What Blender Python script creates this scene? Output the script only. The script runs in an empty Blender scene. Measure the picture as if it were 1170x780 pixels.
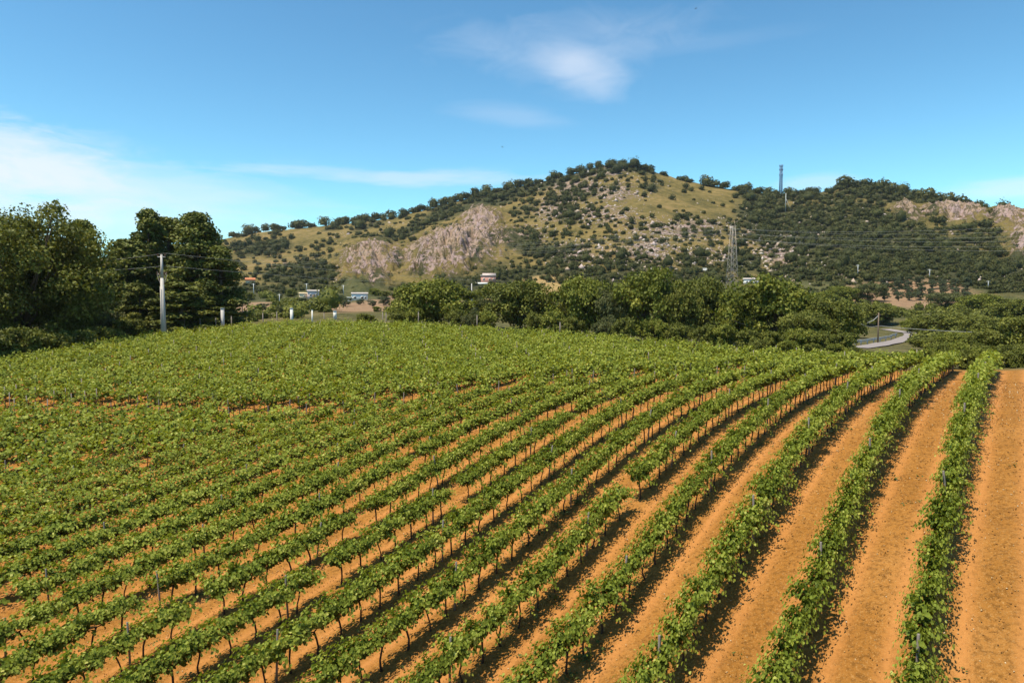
import bpy, math, random
import numpy as np

rng = np.random.default_rng(11)
random.seed(5)
CZ = 16.0                                    # height of the camera in world units
FPX, PCX, PCY, PHOR = 800.0, 585.0, 390.0, 345.0
PITCH = math.atan((PCY - PHOR) / FPX)
scene = bpy.context.scene
col = scene.collection

# ------------------------------------------------------------------ camera
cam_d = bpy.data.cameras.new('camera')
cam = bpy.data.objects.new('camera', cam_d)
col.objects.link(cam)
cam_d.sensor_width = 36.0
cam_d.lens = 36.0 * FPX / 1170.0
cam_d.clip_start = 0.5
cam_d.clip_end = 20000
cam.location = (0, 0, CZ)
cam.rotation_euler = (math.pi / 2 - PITCH, 0, 0)
scene.camera = cam

# ------------------------------------------------------------------ sun, sky, exposure
SUN_AZ = math.radians(-124)                   # clockwise from the view direction (+Y)
SUN_EL = math.radians(66)
sd = bpy.data.lights.new('sun', 'SUN')
sd.energy = 5.0
sd.angle = math.radians(0.5)
sd.color = (1.0, 0.91, 0.72)
sun = bpy.data.objects.new('sun', sd)
col.objects.link(sun)
sun.rotation_euler = (math.pi / 2 - SUN_EL, 0, math.pi - SUN_AZ)

world = bpy.data.worlds.new('World')
scene.world = world
world.use_nodes = True
wt = world.node_tree
wt.nodes.clear()


def nd(tree, kind, **kw):
    n = tree.nodes.new(kind)
    for k, v in kw.items():
        if k == 'inputs':
            for i, val in v.items():
                n.inputs[i].default_value = val
        else:
            setattr(n, k, v)
    return n


def mth(tree, op, a, b=None, c=None, clamp=False):
    n = tree.nodes.new('ShaderNodeMath')
    n.operation = op
    n.use_clamp = clamp
    for i, s in enumerate((a, b, c)):
        if s is None:
            continue
        if isinstance(s, (int, float)):
            n.inputs[i].default_value = s
        else:
            tree.links.new(s, n.inputs[i])
    return n.outputs[0]


def mixc(tree, fac, a, b, mode='MIX'):
    n = tree.nodes.new('ShaderNodeMix')
    n.data_type = 'RGBA'
    n.blend_type = mode
    for sock, s in ((n.inputs[0], fac), (n.inputs[6], a), (n.inputs[7], b)):
        if isinstance(s, (int, float)):
            sock.default_value = s
        elif isinstance(s, tuple):
            sock.default_value = s if len(s) == 4 else s + (1,)
        else:
            tree.links.new(s, sock)
    return n.outputs[2]


def build_world():
    t = wt
    sky = nd(t, 'ShaderNodeTexSky', sky_type='NISHITA', sun_disc=False, sun_elevation=SUN_EL,
             sun_rotation=SUN_AZ, altitude=300, air_density=1.0, dust_density=0.25, ozone_density=1.0)
    bg = nd(t, 'ShaderNodeBackground')
    bg.inputs[1].default_value = 0.13
    out = nd(t, 'ShaderNodeOutputWorld')
    tc = nd(t, 'ShaderNodeTexCoord')
    sep = nd(t, 'ShaderNodeSeparateXYZ')
    t.links.new(tc.outputs['Generated'], sep.inputs[0])
    X, Y, Z = sep.outputs
    az = mth(t, 'ARCTAN2', X, Y)
    el = mth(t, 'ARCSINE', Z)
    # wisps of cloud, laid out by compass bearing and height above the horizon
    comb = nd(t, 'ShaderNodeCombineXYZ')
    t.links.new(az, comb.inputs[0])
    t.links.new(el, comb.inputs[1])

    def noise(scale, sx, sy, rot=0.0, detail=6, rough=0.6, dist=0.0):
        mp = nd(t, 'ShaderNodeMapping')
        mp.inputs['Scale'].default_value = (sx, sy, 1)
        mp.inputs['Rotation'].default_value = (0, 0, rot)
        t.links.new(comb.outputs[0], mp.inputs[0])
        n = nd(t, 'ShaderNodeTexNoise')
        n.inputs['Scale'].default_value = scale
        n.inputs['Detail'].default_value = detail
        n.inputs['Roughness'].default_value = rough
        n.inputs['Distortion'].default_value = dist
        t.links.new(mp.outputs[0], n.inputs[0])
        return n.outputs[0]

    def blob(a0, e0, sa, se, rot=0.0):
        da = mth(t, 'SUBTRACT', az, a0)
        de = mth(t, 'SUBTRACT', el, e0)
        c, s = math.cos(rot), math.sin(rot)
        u = mth(t, 'ADD', mth(t, 'MULTIPLY', da, c / sa), mth(t, 'MULTIPLY', de, s / sa))
        v = mth(t, 'ADD', mth(t, 'MULTIPLY', da, -s / se), mth(t, 'MULTIPLY', de, c / se))
        q = mth(t, 'ADD', mth(t, 'MULTIPLY', u, u), mth(t, 'MULTIPLY', v, v))
        return mth(t, 'POWER', 2.71828, mth(t, 'MULTIPLY', q, -1.0))

    def ang(px, py):
        x = (px - PCX) / FPX
        y = -(py - PCY) / FPX
        yy = math.cos(PITCH) + y * math.sin(PITCH)
        zz = -math.sin(PITCH) + y * math.cos(PITCH)
        return math.atan2(x, yy), math.atan2(zz, math.hypot(x, yy))

    soft = noise(10, 1, 3.0, 0.25, 8, 0.62, 0.5)
    streak = noise(6, 1.2, 7.0, -0.08, 6, 0.6, 0.2)
    wispn = noise(9, 1.0, 2.4, 0.5, 7, 0.62, 0.7)
    masks = []

    def add(px, py, wpx, hpx, rot, n, amp, lo, hi, gain=1.1):
        a0, e0 = ang(px, py)
        b = blob(a0, e0, wpx / FPX, hpx / FPX, rot)
        k = mth(t, 'ADD', b, mth(t, 'MULTIPLY', mth(t, 'SUBTRACT', n, 0.5), gain))
        k = mth(t, 'DIVIDE', mth(t, 'SUBTRACT', k, lo), hi - lo, clamp=True)
        k = mth(t, 'MULTIPLY', mth(t, 'MULTIPLY', k, mth(t, 'MINIMUM', mth(t, 'MULTIPLY', b, 2.5), 1.0)), amp)
        masks.append(k)
    add(10, 185, 140, 42, -0.30, soft, 0.66, 0.2, 0.95, 2.2)
    add(-60, 165, 120, 40, -0.2, soft, 0.35, 0.2, 0.9, 2.0)
    add(150, 215, 190, 26, -0.06, streak, 0.40, 0.2, 0.9)
    add(440, 202, 200, 9, 0.0, streak, 0.42, 0.25, 1.0, 2.2)
    add(70, 250, 230, 28, 0.0, streak, 0.36, 0.15, 1.0, 1.8)
    add(664, 82, 58, 24, -0.35, soft, 0.46, 0.15, 1.05, 1.2)
    add(640, 50, 150, 32, 0.05, wispn, 0.16, 0.25, 1.0, 2.0)
    add(800, 50, 110, 10, 0.04, streak, 0.06, 0.2, 0.9)
    add(580, 132, 70, 12, -0.1, streak, 0.16, 0.2, 0.9)
    add(1165, 216, 60, 10, 0.0, streak, 0.45, 0.15, 0.8)
    add(935, 208, 40, 9, 0.0, streak, 0.30, 0.15, 0.8)
    m = masks[0]
    for k in masks[1:]:
        m = mth(t, 'SUBTRACT', mth(t, 'ADD', m, k), mth(t, 'MULTIPLY', m, k))
    # deeper, more saturated air: contrast curve on the sky's own radiance
    k0 = nd(t, 'ShaderNodeVectorMath', operation='SCALE')
    k0.inputs['Scale'].default_value = 0.16
    t.links.new(sky.outputs[0], k0.inputs[0])
    gm = nd(t, 'ShaderNodeGamma')
    gm.inputs[1].default_value = 1.30
    t.links.new(k0.outputs[0], gm.inputs[0])
    k1 = nd(t, 'ShaderNodeVectorMath', operation='SCALE')
    k1.inputs['Scale'].default_value = 1 / 0.16
    t.links.new(gm.outputs[0], k1.inputs[0])
    tint = mixc(t, 1.0, k1.outputs[0], SKY_TINT, 'MULTIPLY')
    c = mixc(t, m, tint, CLOUD_COL)
    t.links.new(c, bg.inputs[0])
    t.links.new(bg.outputs[0], out.inputs[0])


HAZE = 0.00005
SKY_TINT = (0.74, 1.14, 1.08)
CLOUD_COL = (5.0, 5.3, 5.9)
build_world()
vs = scene.view_settings
scene.display_settings.display_device = 'sRGB'
vs.view_transform = 'Standard'
vs.look = 'None'
vs.exposure = 0.5
vs.gamma = 1.0
vs.use_curve_mapping = False
scene.cycles.volume_bounces = 0
scene.cycles.max_bounces = 6
scene.cycles.diffuse_bounces = 3
scene.cycles.transmission_bounces = 4
scene.cycles.transparent_max_bounces = 4
scene.cycles.use_denoising = True


# ------------------------------------------------------------------ helpers
def tag(o, label=None, cat=None, group=None, kind=None):
    if label:
        o['label'] = label
    if cat:
        o['category'] = cat
    if group:
        o['group'] = group
    if kind:
        o['kind'] = kind
    return o


def link(name, data, parent=None, loc=None, rz=0.0, scl=None):
    o = bpy.data.objects.new(name, data)
    col.objects.link(o)
    if parent is not None:
        o.parent = parent
    if loc is not None:
        o.location = [float(a) for a in loc]
    if rz:
        o.rotation_euler = (0, 0, float(rz))
    if scl is not None:
        o.scale = scl if hasattr(scl, '__len__') else (scl, scl, scl)
    return o


def empty(name, loc=(0, 0, 0), rz=0.0, scl=None):
    o = link(name, None, None, loc, rz, scl)
    o.empty_display_size = 0.2
    return o


def copy_tree(o, parent=None):
    c = o.copy()
    col.objects.link(c)
    if parent is not None:
        c.parent = parent
    for ch in list(o.children):
        copy_tree(ch, c)
    return c


class MB:
    """collects polygons, builds one mesh"""

    def __init__(self):
        self.v, self.f, self.t, self.m, self.n = [], [], [], [], 0

    def add(self, v, f, tint=0.5, mat=0):
        v = np.asarray(v, float).reshape(-1, 3)
        f = np.asarray(f, int)
        self.v.append(v)
        self.f.append(f + self.n)
        self.n += len(v)
        self.t.append(np.broadcast_to(np.asarray(tint, float), (len(f),)))
        self.m.append(np.full(len(f), mat))
        return self

    def mesh(self, name, mats, smooth=False):
        v = np.concatenate(self.v)
        me = bpy.data.meshes.new(name)
        loops, starts, tot = [], [], 0
        for f in self.f:
            loops.append(f.ravel())
            starts.append(tot + np.arange(len(f)) * f.shape[1])
            tot += f.size
        loops = np.concatenate(loops).astype(np.int32)
        starts = np.concatenate(starts).astype(np.int32)
        me.vertices.add(len(v))
        me.vertices.foreach_set('co', v.astype(np.float32).ravel())
        me.loops.add(len(loops))
        me.loops.foreach_set('vertex_index', loops)
        me.polygons.add(len(starts))
        me.polygons.foreach_set('loop_start', starts)
        if not isinstance(mats, (list, tuple)):
            mats = [mats]
        for m in mats:
            me.materials.append(m)
        me.polygons.foreach_set('material_index', np.concatenate(self.m).astype(np.int32))
        if smooth:
            me.polygons.foreach_set('use_smooth', np.ones(len(starts), bool))
        me.update(calc_edges=True)
        a = me.attributes.new('tint', 'FLOAT', 'FACE')
        a.data.foreach_set('value', np.concatenate(self.t).astype(np.float32))
        return me

    # ---- shapes
    def box(self, c, s, rz=0.0, tint=0.5, mat=0, taper=1.0):
        x, y, z = [a / 2 for a in s]
        k = taper
        v = np.array([(-x, -y, -z), (x, -y, -z), (x, y, -z), (-x, y, -z),
                      (-x * k, -y * k, z), (x * k, -y * k, z), (x * k, y * k, z), (-x * k, y * k, z)])
        cs, sn = math.cos(rz), math.sin(rz)
        v = np.column_stack([v[:, 0] * cs - v[:, 1] * sn, v[:, 0] * sn + v[:, 1] * cs, v[:, 2]]) + np.array(c)
        f = [(0, 3, 2, 1), (4, 5, 6, 7), (0, 1, 5, 4), (1, 2, 6, 5), (2, 3, 7, 6), (3, 0, 4, 7)]
        return self.add(v, f, tint, mat)

    def tube(self, pts, rad, n=6, tint=0.5, mat=0, cap=True):
        pts = np.asarray(pts, float)
        rad = np.broadcast_to(np.asarray(rad, float), (len(pts),))
        tg = np.gradient(pts, axis=0)
        tg /= np.linalg.norm(tg, axis=1)[:, None] + 1e-9
        ref = np.array([0, 0, 1.0]) if abs(tg[:, 2]).mean() < 0.8 else np.array([1.0, 0, 0])
        a = np.cross(tg, ref)
        a /= np.linalg.norm(a, axis=1)[:, None] + 1e-9
        b = np.cross(tg, a)
        th = np.arange(n) * 2 * np.pi / n
        v = pts[:, None] + rad[:, None, None] * (a[:, None] * np.cos(th)[None, :, None] + b[:, None] * np.sin(th)[None, :, None])
        k = len(pts)
        i = np.arange(k - 1)[:, None] * n
        j = np.arange(n)[None]
        jn = (j + 1) % n
        f = np.stack([i + j, i + jn, i + n + jn, i + n + j], -1).reshape(-1, 4)
        self.add(v.reshape(-1, 3), f, tint, mat)
        if cap:
            base = self.n - k * n
            self.f.append(np.arange(n)[None, ::-1] + base)
            self.f.append(np.arange(n)[None] + base + (k - 1) * n)
            for _ in range(2):
                self.t.append(np.array([tint], float))
                self.m.append(np.array([mat]))
        return self


# ------------------------------------------------------------------ noise
PERM = np.random.default_rng(3).permutation(4096)
GRAD = np.random.default_rng(4).uniform(0, 2 * np.pi, 4096)


def perlin(x, y):
    xi = np.floor(x).astype(int)
    yi = np.floor(y).astype(int)
    xf, yf = x - xi, y - yi
    u = xf * xf * xf * (xf * (xf * 6 - 15) + 10)
    v = yf * yf * yf * (yf * (yf * 6 - 15) + 10)

    def g(ix, iy, dx, dy):
        a = GRAD[(PERM[ix & 4095] + iy) & 4095]
        return np.cos(a) * dx + np.sin(a) * dy
    a = g(xi, yi, xf, yf)
    b = g(xi + 1, yi, xf - 1, yf)
    c = g(xi, yi + 1, xf, yf - 1)
    d = g(xi + 1, yi + 1, xf - 1, yf - 1)
    return (a * (1 - u) + b * u) * (1 - v) + (c * (1 - u) + d * u) * v * 1.0


def fbm(x, y, wl, octv=4, gain=0.5, seed=0):
    s, a = 0, 1.0
    for k in range(octv):
        s = s + a * perlin(x / wl + seed * 17.3 + k * 7.1, y / wl - seed * 9.7 + k * 3.3)
        wl /= 2.0
        a *= gain
    return s


def sstep(a, b, x):
    t = np.clip((x - a) / (b - a), 0, 1)
    return t * t * (3 - 2 * t)


# ------------------------------------------------------------------ terrain heights (relative to the camera)
TH = math.radians(36.0)
DV = np.array([math.sin(TH), math.cos(TH)])       # along the vine rows
NV = np.array([math.cos(TH), -math.sin(TH)])      # across the rows
V0, ROW = -1.5, 2.5
CTRL = np.array([[float(a) for a in p.split(',')] for p in (
    "8.338,14.03,-8.844,0.08663;8.878,14.77,-7.851,0.09075;9.548,15.69,-7.286,0.09608;10.77,17.38,-6.884,0.106;11.03,17.73,-6.544,0.1081;12.23,19.38,-6.348,0.1179;14.69,22.77,-5.828,0.138;16.23,24.89,-4.967,0.1504;18.64,28.21,-4.476,0.1701;26.28,38.72,-4.69,0.2331;5.601,14.51,-9.073,0.08962;7.59,17.25,-8.75,0.1059;8.281,18.2,-7.959,0.1113;9.414,19.76,-7.416,0.1205;10.92,21.84,-6.781,0.1327;12.91,24.57,-6.292,0.1489;15.75,28.48,-5.805,0.1722;18.09,31.7,-5.088,0.1912;22.62,37.93,-5,0.2285;8.674,23,-6.933,0.1397;10.49,25.5,-6.226,0.1544;13.03,29,-5.707,0.1753;16.26,33.44,-5.177,0.2017;20.87,39.78,-5.088,0.2396;7.843,21.85,-7.431,0.133;6.567,20.1,-7.86,0.1227;5.753,18.98,-8.1,0.116;4.402,17.12,-8.803,0.1051;3.535,15.92,-9.106,0.09807;2.827,14.95,-9.29,0.09229;11.23,30.77,-5.751,0.1859;5.744,23.22,-7.973,0.1414;4.943,22.11,-8.048,0.1348;4.183,21.07,-8.566,0.1287;3.385,19.97,-8.62,0.1221;2.696,19.02,-8.959,0.1166;2.122,18.23,-9.23,0.1119;1.466,17.33,-9.42,0.1066;0.9148,16.57,-9.604,0.1021;0.472,15.96,-9.714,0.0985;5.301,22.61,-7.416,0.1375;6.178,23.81,-7.047,0.1446;7.466,25.59,-6.636,0.1551;8.956,27.64,-6.195,0.1673;10.64,29.95,-6.009,0.1811;4.086,25.19,-8.066,0.1532;2.973,23.66,-8.346,0.1441;2.116,22.48,-8.887,0.1373;1.248,21.28,-9.194,0.1302;0.6802,20.5,-9.352,0.1256;0.3064,19.99,-9.563,0.1226;-0.3896,19.03,-9.732,0.1169;-1.238,17.86,-10.05,0.11;-1.762,17.14,-10.14,0.1057;-2.138,16.62,-10.22,0.1026;5.439,27.05,-7.502,0.1642;6.469,28.47,-6.999,0.1725;7.727,30.2,-6.471,0.1827;9.482,32.62,-6.027,0.197;11.38,35.23,-5.749,0.2126;13.06,37.54,-5.434,0.2264;0.3079,24.24,-8.836,0.1478;-0.3851,23.29,-9.076,0.1422;-1.24,22.11,-9.421,0.1352;-2.133,20.88,-9.668,0.128;-2.589,20.25,-9.888,0.1243;-3.245,19.35,-10,0.1189;-3.847,18.52,-10.14,0.114;-4.35,17.83,-10.27,0.1099;-4.787,17.23,-10.55,0.1064;1.16,25.41,-8.291,0.1547;2.172,26.81,-7.96,0.1629;3.341,28.42,-7.641,0.1724;4.7,30.29,-7.064,0.1834;6.031,32.12,-6.686,0.1943;7.225,33.76,-6.327,0.204;8.813,35.95,-5.843,0.2169;-1.394,26.15,-9.105,0.1593;-2.505,24.62,-9.371,0.1503;-3.322,23.5,-9.635,0.1436;-4.23,22.25,-10.05,0.1363;-5.171,20.95,-10.33,0.1286;-5.47,20.54,-10.55,0.1262;-6.103,19.67,-10.67,0.121;-6.538,19.07,-10.91,0.1175;-7.193,18.17,-10.8,0.1121;-0.3496,27.59,-8.619,0.1678;0.5846,28.88,-8.301,0.1754;1.362,29.95,-7.761,0.1816;2.686,31.77,-7.434,0.1924;4.023,33.61,-6.943,0.2033;5.131,35.13,-6.626,0.2123;6.462,36.97,-6.209,0.2231;-4.1,26.68,-9.438,0.1626;-5.188,25.18,-9.656,0.1537;-6.096,23.93,-9.792,0.1463;-6.838,22.91,-10.11,0.1403;-7.465,22.05,-10.43,0.1352;-8.027,21.28,-10.52,0.1306;-8.621,20.46,-10.7,0.1258;-9.156,19.72,-10.82,0.1214;-9.817,18.81,-11.14,0.1161;-0.4013,31.77,-7.88,0.1926;0.6713,33.25,-7.727,0.2014;1.799,34.8,-7.369,0.2106;2.93,36.36,-6.955,0.2198;4.165,38.06,-6.455,0.2298;-6.833,27.17,-9.695,0.1657;-7.839,25.79,-9.86,0.1574;-8.538,24.83,-10.27,0.1518;-8.963,24.24,-10.44,0.1484;-9.734,23.18,-10.48,0.142;-10.11,22.66,-10.81,0.139;-10.74,21.8,-10.9,0.1339;-11.32,20.99,-11.03,0.1291;-11.8,20.34,-11.34,0.1253;-12.24,19.73,-11.42,0.1217;-12.75,19.03,-11.51,0.1175;-8.609,28.98,-9.966,0.1766;-9.515,27.74,-10.05,0.1691;-10.29,26.67,-10.57,0.163;-11.16,25.47,-10.58,0.1557;-11.78,24.62,-10.68,0.1507;-12.44,23.71,-10.88,0.1453;-12.98,22.97,-11.09,0.1409;-13.47,22.29,-11.38,0.137;-13.87,21.74,-11.44,0.1337;-14.4,21.01,-11.73,0.1294;-14.89,20.33,-11.95,0.1254;-12.08,28.46,-10.54,0.1736;-13.19,26.92,-10.66,0.1645;-13.82,26.07,-10.87,0.1594;-14.59,25.01,-11.16,0.1532;-52.65,71.82,-6.902,0.2;-50.92,83.88,-6.108,0.2;-46.41,93.93,-5.471,0.2;-33.15,104,-4.066,0.2;-10.62,100,-4.47,0.2;12.36,85.92,-5.357,0.2;23.85,71.87,-5.913,0.2;30.09,57.86,-5.798,0.2;31.34,45.89,-4.93,0.2").split(';')])


def tps_fit(xy, h, reg, sc):
    r = np.linalg.norm(xy[:, None] - xy[None], axis=2) / sc
    K = np.where(r > 0, r * r * np.log(r + 1e-12), 0)
    n = len(h)
    P = np.concatenate([np.ones((n, 1)), xy / sc], 1)
    M = np.zeros((n + 3, n + 3))
    M[:n, :n] = K + np.diag(reg)
    M[:n, n:] = P
    M[n:, :n] = P.T
    return np.linalg.solve(M, np.concatenate([h, np.zeros(3)]))


def tps_eval(c, xy, q, sc):
    out = np.empty(len(q))
    for i in range(0, len(q), 20000):
        qq = q[i:i + 20000]
        r = np.linalg.norm(qq[:, None] - xy[None], axis=2) / sc
        out[i:i + 20000] = np.where(r > 0, r * r * np.log(r + 1e-12), 0) @ c[:len(xy)] + \
            np.concatenate([np.ones((len(qq), 1)), qq / sc], 1) @ c[len(xy):]
    return out


FXY = CTRL[:, :2]
FC = tps_fit(FXY, CTRL[:, 2], 3 * CTRL[:, 3] ** 2, 30.0)


def pray(px, py):
    """unit-depth ray of a photo pixel, relative to the camera"""
    x = (np.asarray(px, float) - PCX) / FPX
    y = -(np.asarray(py, float) - PCY) / FPX
    Y = math.cos(PITCH) + y * math.sin(PITCH)
    Z = -math.sin(PITCH) + y * math.cos(PITCH)
    return x / Y, np.ones_like(x * Y), Z / Y


def proj(x, y, z):
    """photo pixel of a point given relative to the camera"""
    Yc = y * math.cos(PITCH) - z * math.sin(PITCH)
    Zc = y * math.sin(PITCH) + z * math.cos(PITCH)
    Yc = np.where(Yc > 0.1, Yc, 0.1)
    return PCX + FPX * x / Yc, PCY - FPX * Zc / Yc


# the valley round the field: survey points (bearing as photo x, photo y, distance ahead)
SURV = [(-400, 400, 110), (0, 392, 110), (190, 374, 132), (330, 359, 140), (420, 353, 190), (300, 352, 200), (420, 342, 285),
        (300, 343, 285), (560, 345, 270), (560, 368, 128), (700, 384, 115), (700, 347, 270), (860, 396, 108), (860, 344, 285),
        (985, 397, 116), (1010, 394, 126), (1030, 389, 145), (1040, 383, 170), (1022, 378, 200), (1040, 352, 265), (1040, 336, 330), (1160, 404, 100), (1160, 366, 200),
        (1160, 346, 300), (-200, 378, 170), (-300, 345, 320), (60, 345, 300), (1450, 385, 150), (1450, 350, 300), (1300, 410, 60)]
_s = np.array(SURV, float)
_sx, _sy, _sz = pray(_s[:, 0], _s[:, 1])
SXY = np.column_stack([_sx * _s[:, 2], _s[:, 2]])
SH = _sz * _s[:, 2]
_ex = np.array([(0, -60, -15), (-90, -20, -17), (90, -20, -12), (-200, 60, -12), (160, 30, -12), (0, -300, -14), (300, -200, -14), (-300, -200, -14),
                (-420, 200, 0), (420, 200, 2)], float)
SXY = np.concatenate([SXY, _ex[:, :2]])
SH = np.concatenate([SH, _ex[:, 2]])
SC = tps_fit(SXY, SH, np.full(len(SH), 0.0008), 100.0)

# field outline in plan
FIELD = np.array([(-78, 20), (-74, 60), (-56, 71.5), (-51.5, 84), (-46.5, 94), (-33, 104), (-11, 100), (12.4, 86), (24, 71), (31, 57), (36, 50.5), (44, 44),
                  (52, 22), (44, -8), (-60, -8)], float)


def sdist(poly, x, y):
    """signed distance to a polygon, negative inside"""
    d2 = np.full(x.shape, 1e18)
    ins = np.zeros(x.shape, bool)
    n = len(poly)
    for i in range(n):
        ax, ay = poly[i]
        bx, by = poly[(i + 1) % n]
        ex, ey = bx - ax, by - ay
        t = np.clip(((x - ax) * ex + (y - ay) * ey) / (ex * ex + ey * ey), 0, 1)
        d2 = np.minimum(d2, (x - ax - t * ex) ** 2 + (y - ay - t * ey) ** 2)
        c = (ay > y) != (by > y)
        xx = ax + (y - ay) / (ey if abs(ey) > 1e-9 else 1e-9) * ex
        ins ^= c & (x < xx)
    d = np.sqrt(d2)
    return np.where(ins, -d, d)


# the ridge of the hill: photo skyline and distance to it
RIDGE = np.array([(-900, 336, 900), (-400, 330, 950), (-100, 316, 950), (100, 296, 930), (250, 274, 900), (300, 264, 880), (350, 260, 860), (400, 255, 840), (450, 249, 820), (500, 236, 800),
                  (550, 222, 790), (600, 212, 780), (650, 200, 770), (685, 190, 765), (705, 187, 765), (740, 194, 765), (780, 206, 760), (840, 217, 760),
                  (890, 223, 760), (935, 221, 750), (962, 213, 740), (1000, 216, 730), (1050, 227, 720), (1100, 235, 705), (1150, 243, 690),
                  (1180, 250, 680), (1300, 268, 680), (1600, 300, 700)], float)
_rx, _ry, _rz = pray(RIDGE[:, 0], RIDGE[:, 1])
R_AZ = np.arctan2(_rx, _ry)
R_TAN = _rz / np.hypot(_rx, _ry)
R_FOOT = 335.0
_faz = np.linspace(-math.pi, math.pi, 721)
_fz = tps_eval(SC, SXY, np.column_stack([np.sin(_faz) * R_FOOT, np.cos(_faz) * R_FOOT]), 100.0)
_fz = np.clip(_fz, -6, 8)
# rock country on the hill: photo ellipses (x, y, half width, half height, tilt, strength)
ROCK = [(424, 302, 36, 24, -0.1, 1.0), (470, 296, 18, 14, 0, .8), (520, 288, 62, 26, -0.25, 1.1), (548, 262, 26, 22, -0.5, 1.1), (500, 308, 45, 13, 0, .9), (705, 193, 20, 5, 0, .6),
        (690, 199, 30, 6, 0, .7), (655, 216, 34, 16, -0.3, .85), (630, 240, 24, 14, 0, .85), (700, 220, 34, 12, 0, .8), (740, 284, 36, 18, 0.1, .85),
        (770, 262, 60, 12, 0, .8), (690, 245, 44, 14, 0, .75), (800, 256, 46, 9, 0, .7), (815, 290, 30, 12, 0, .6), (890, 288, 26, 20, 0, .75), (860, 270, 20, 12, 0, .6), (1040, 246, 22, 9, .2, 1.0),
        (1095, 247, 54, 8, .1, .95), (1150, 252, 24, 11, .2, 1.0), (1168, 286, 14, 14, 0, 1.0), (1190, 262, 40, 22, 0, 1.), (605, 268, 26, 12, 0, .7), (440, 256, 25, 6, 0, .3), (660, 290, 34, 14, 0, .65),
        (375, 268, 25, 8, 0, .3), (930, 262, 40, 6, .1, .45), (320, 306, 14, 6, -.4, .7)]


WOOD = [(940, 226, 34, 8, .1, .9), (985, 236, 34, 8, .15, .75), (1065, 246, 7, 6, 0, .9), (1105, 244, 8, 6, 0, .9), (1135, 250, 6, 7, 0, .9), (455, 302, 7, 9, 0, .9), (502, 282, 8, 6, 0, .8), (408, 292, 6, 6, 0, .8), (545, 302, 11, 8, 0, .9), (482, 308, 7, 8, 0, .8), (526, 268, 8, 5, 0, .7), (562, 283, 9, 8, 0, .9), (433, 285, 7, 5, 0, .7), (690, 190, 16, 4, 0, .9), (718, 188, 14, 4, 0, .9), (900, 262, 60, 32, .15, 1), (960, 275, 105, 34, .1, 1.1), (1060, 300, 115, 27, .12, 1.1), (1150, 316, 60, 20, .1, 1.1), (870, 242, 35, 14, 0, 1), (880, 226, 40, 7, 0, 1), (950, 245, 55, 14, .2, .8),
        (845, 300, 30, 14, 0, .8), (1000, 250, 40, 14, .2, .9), (625, 207, 75, 10, -.25, 1), (560, 229, 50, 12, -.3, 1), (505, 245, 32, 9, -.3, .9), (680, 195, 48, 8, -.1, 1), (728, 191, 24, 7, .3, 1),
        (655, 225, 40, 12, -.3, .7), (600, 240, 30, 12, -.3, .6), (650, 245, 18, 12, 0, .9), (700, 320, 120, 12, 0, 1), (610, 316, 75, 15, 0, 1), (640, 292, 45, 13, .1, .8), (720, 302, 60, 9, .1, .8),
        (590, 276, 26, 14, 0, .9), (800, 318, 40, 12, 0, .9), (545, 324, 45, 7, 0, 1), (300, 283, 42, 11, -.1, .85), (340, 318, 48, 12, .1, 1.05), (300, 333, 34, 9, 0, .9), (360, 306, 30, 9, .3, .8),
        (440, 275, 25, 9, -.4, .7), (470, 262, 22, 9, -.5, .8), (432, 325, 15, 9, 0, .8), (455, 330, 18, 8, 0, .8), (478, 318, 16, 6, 0, .7), (1010, 224, 62, 7, .1, 1), (1120, 272, 60, 12, .1, .7), (745, 215, 14, 8, 0, .8),
        (785, 245, 26, 9, 0, .6), (790, 300, 26, 14, 0, .7), (930, 312, 60, 9, 0, 1), (1000, 322, 60, 5, 0, .8), (420, 258, 30, 6, -.3, .7), (380, 262, 20, 6, -.2, .6), (1080, 230, 60, 5, .1, .8)]


def ell(px, py, L):
    m = np.zeros(np.shape(px))
    for cx, cy, rx, ry, a, s in L:
        dx, dy = px - cx, py - cy
        u = (dx * math.cos(a) + dy * math.sin(a)) / rx
        v = (-dx * math.sin(a) + dy * math.cos(a)) / ry
        m = np.maximum(m, s * np.clip(1.25 - 0.75 * np.sqrt(u * u + v * v), 0, 1))
    return m


def base_height(x, y):
    r = np.hypot(x, y)
    q = np.column_stack([x.ravel(), y.ravel()])
    near = r.ravel() < 380
    h = np.zeros(len(q))
    if near.any():
        h[near] = tps_eval(SC, SXY, q[near], 100.0)
    h = h.reshape(x.shape)
    az = np.arctan2(x, y)
    zf = np.interp(az, _faz, _fz)
    h = np.where(r < 380, h + (zf - h) * sstep(300, R_FOOT + 20, r), zf)
    rr = np.interp(az, R_AZ, RIDGE[:, 2])
    zr = np.interp(az, R_AZ, R_TAN) * rr
    t = (r - R_FOOT) / (rr - R_FOOT)
    tc = np.clip(t, 0, 1)
    g = 0.72 * tc + 0.28 * tc * tc
    g = g * sstep(0, 0.08, tc)
    up = zf + (zr - zf) * g
    bell = np.clip(4 * tc * (1 - tc), 0, 1)
    relief = fbm(x, y, 120, 4, 0.5, 2) * 9 * bell + fbm(x, y, 14, 3, 0.5, 5) * 1.1 * np.clip(tc * 6, 0, 1)
    down = np.maximum(zr - 0.30 * (r - rr), -30)
    m = np.where(t <= 1, up + relief, down + relief * 0)
    hh = np.where(t > 0, m, h + fbm(x, y, 25, 3, 0.5, 8) * 0.35)
    return hh


def field_height(x, y):
    return tps_eval(FC, FXY, np.column_stack([x.ravel(), y.ravel()]), 30.0).reshape(x.shape)


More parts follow.
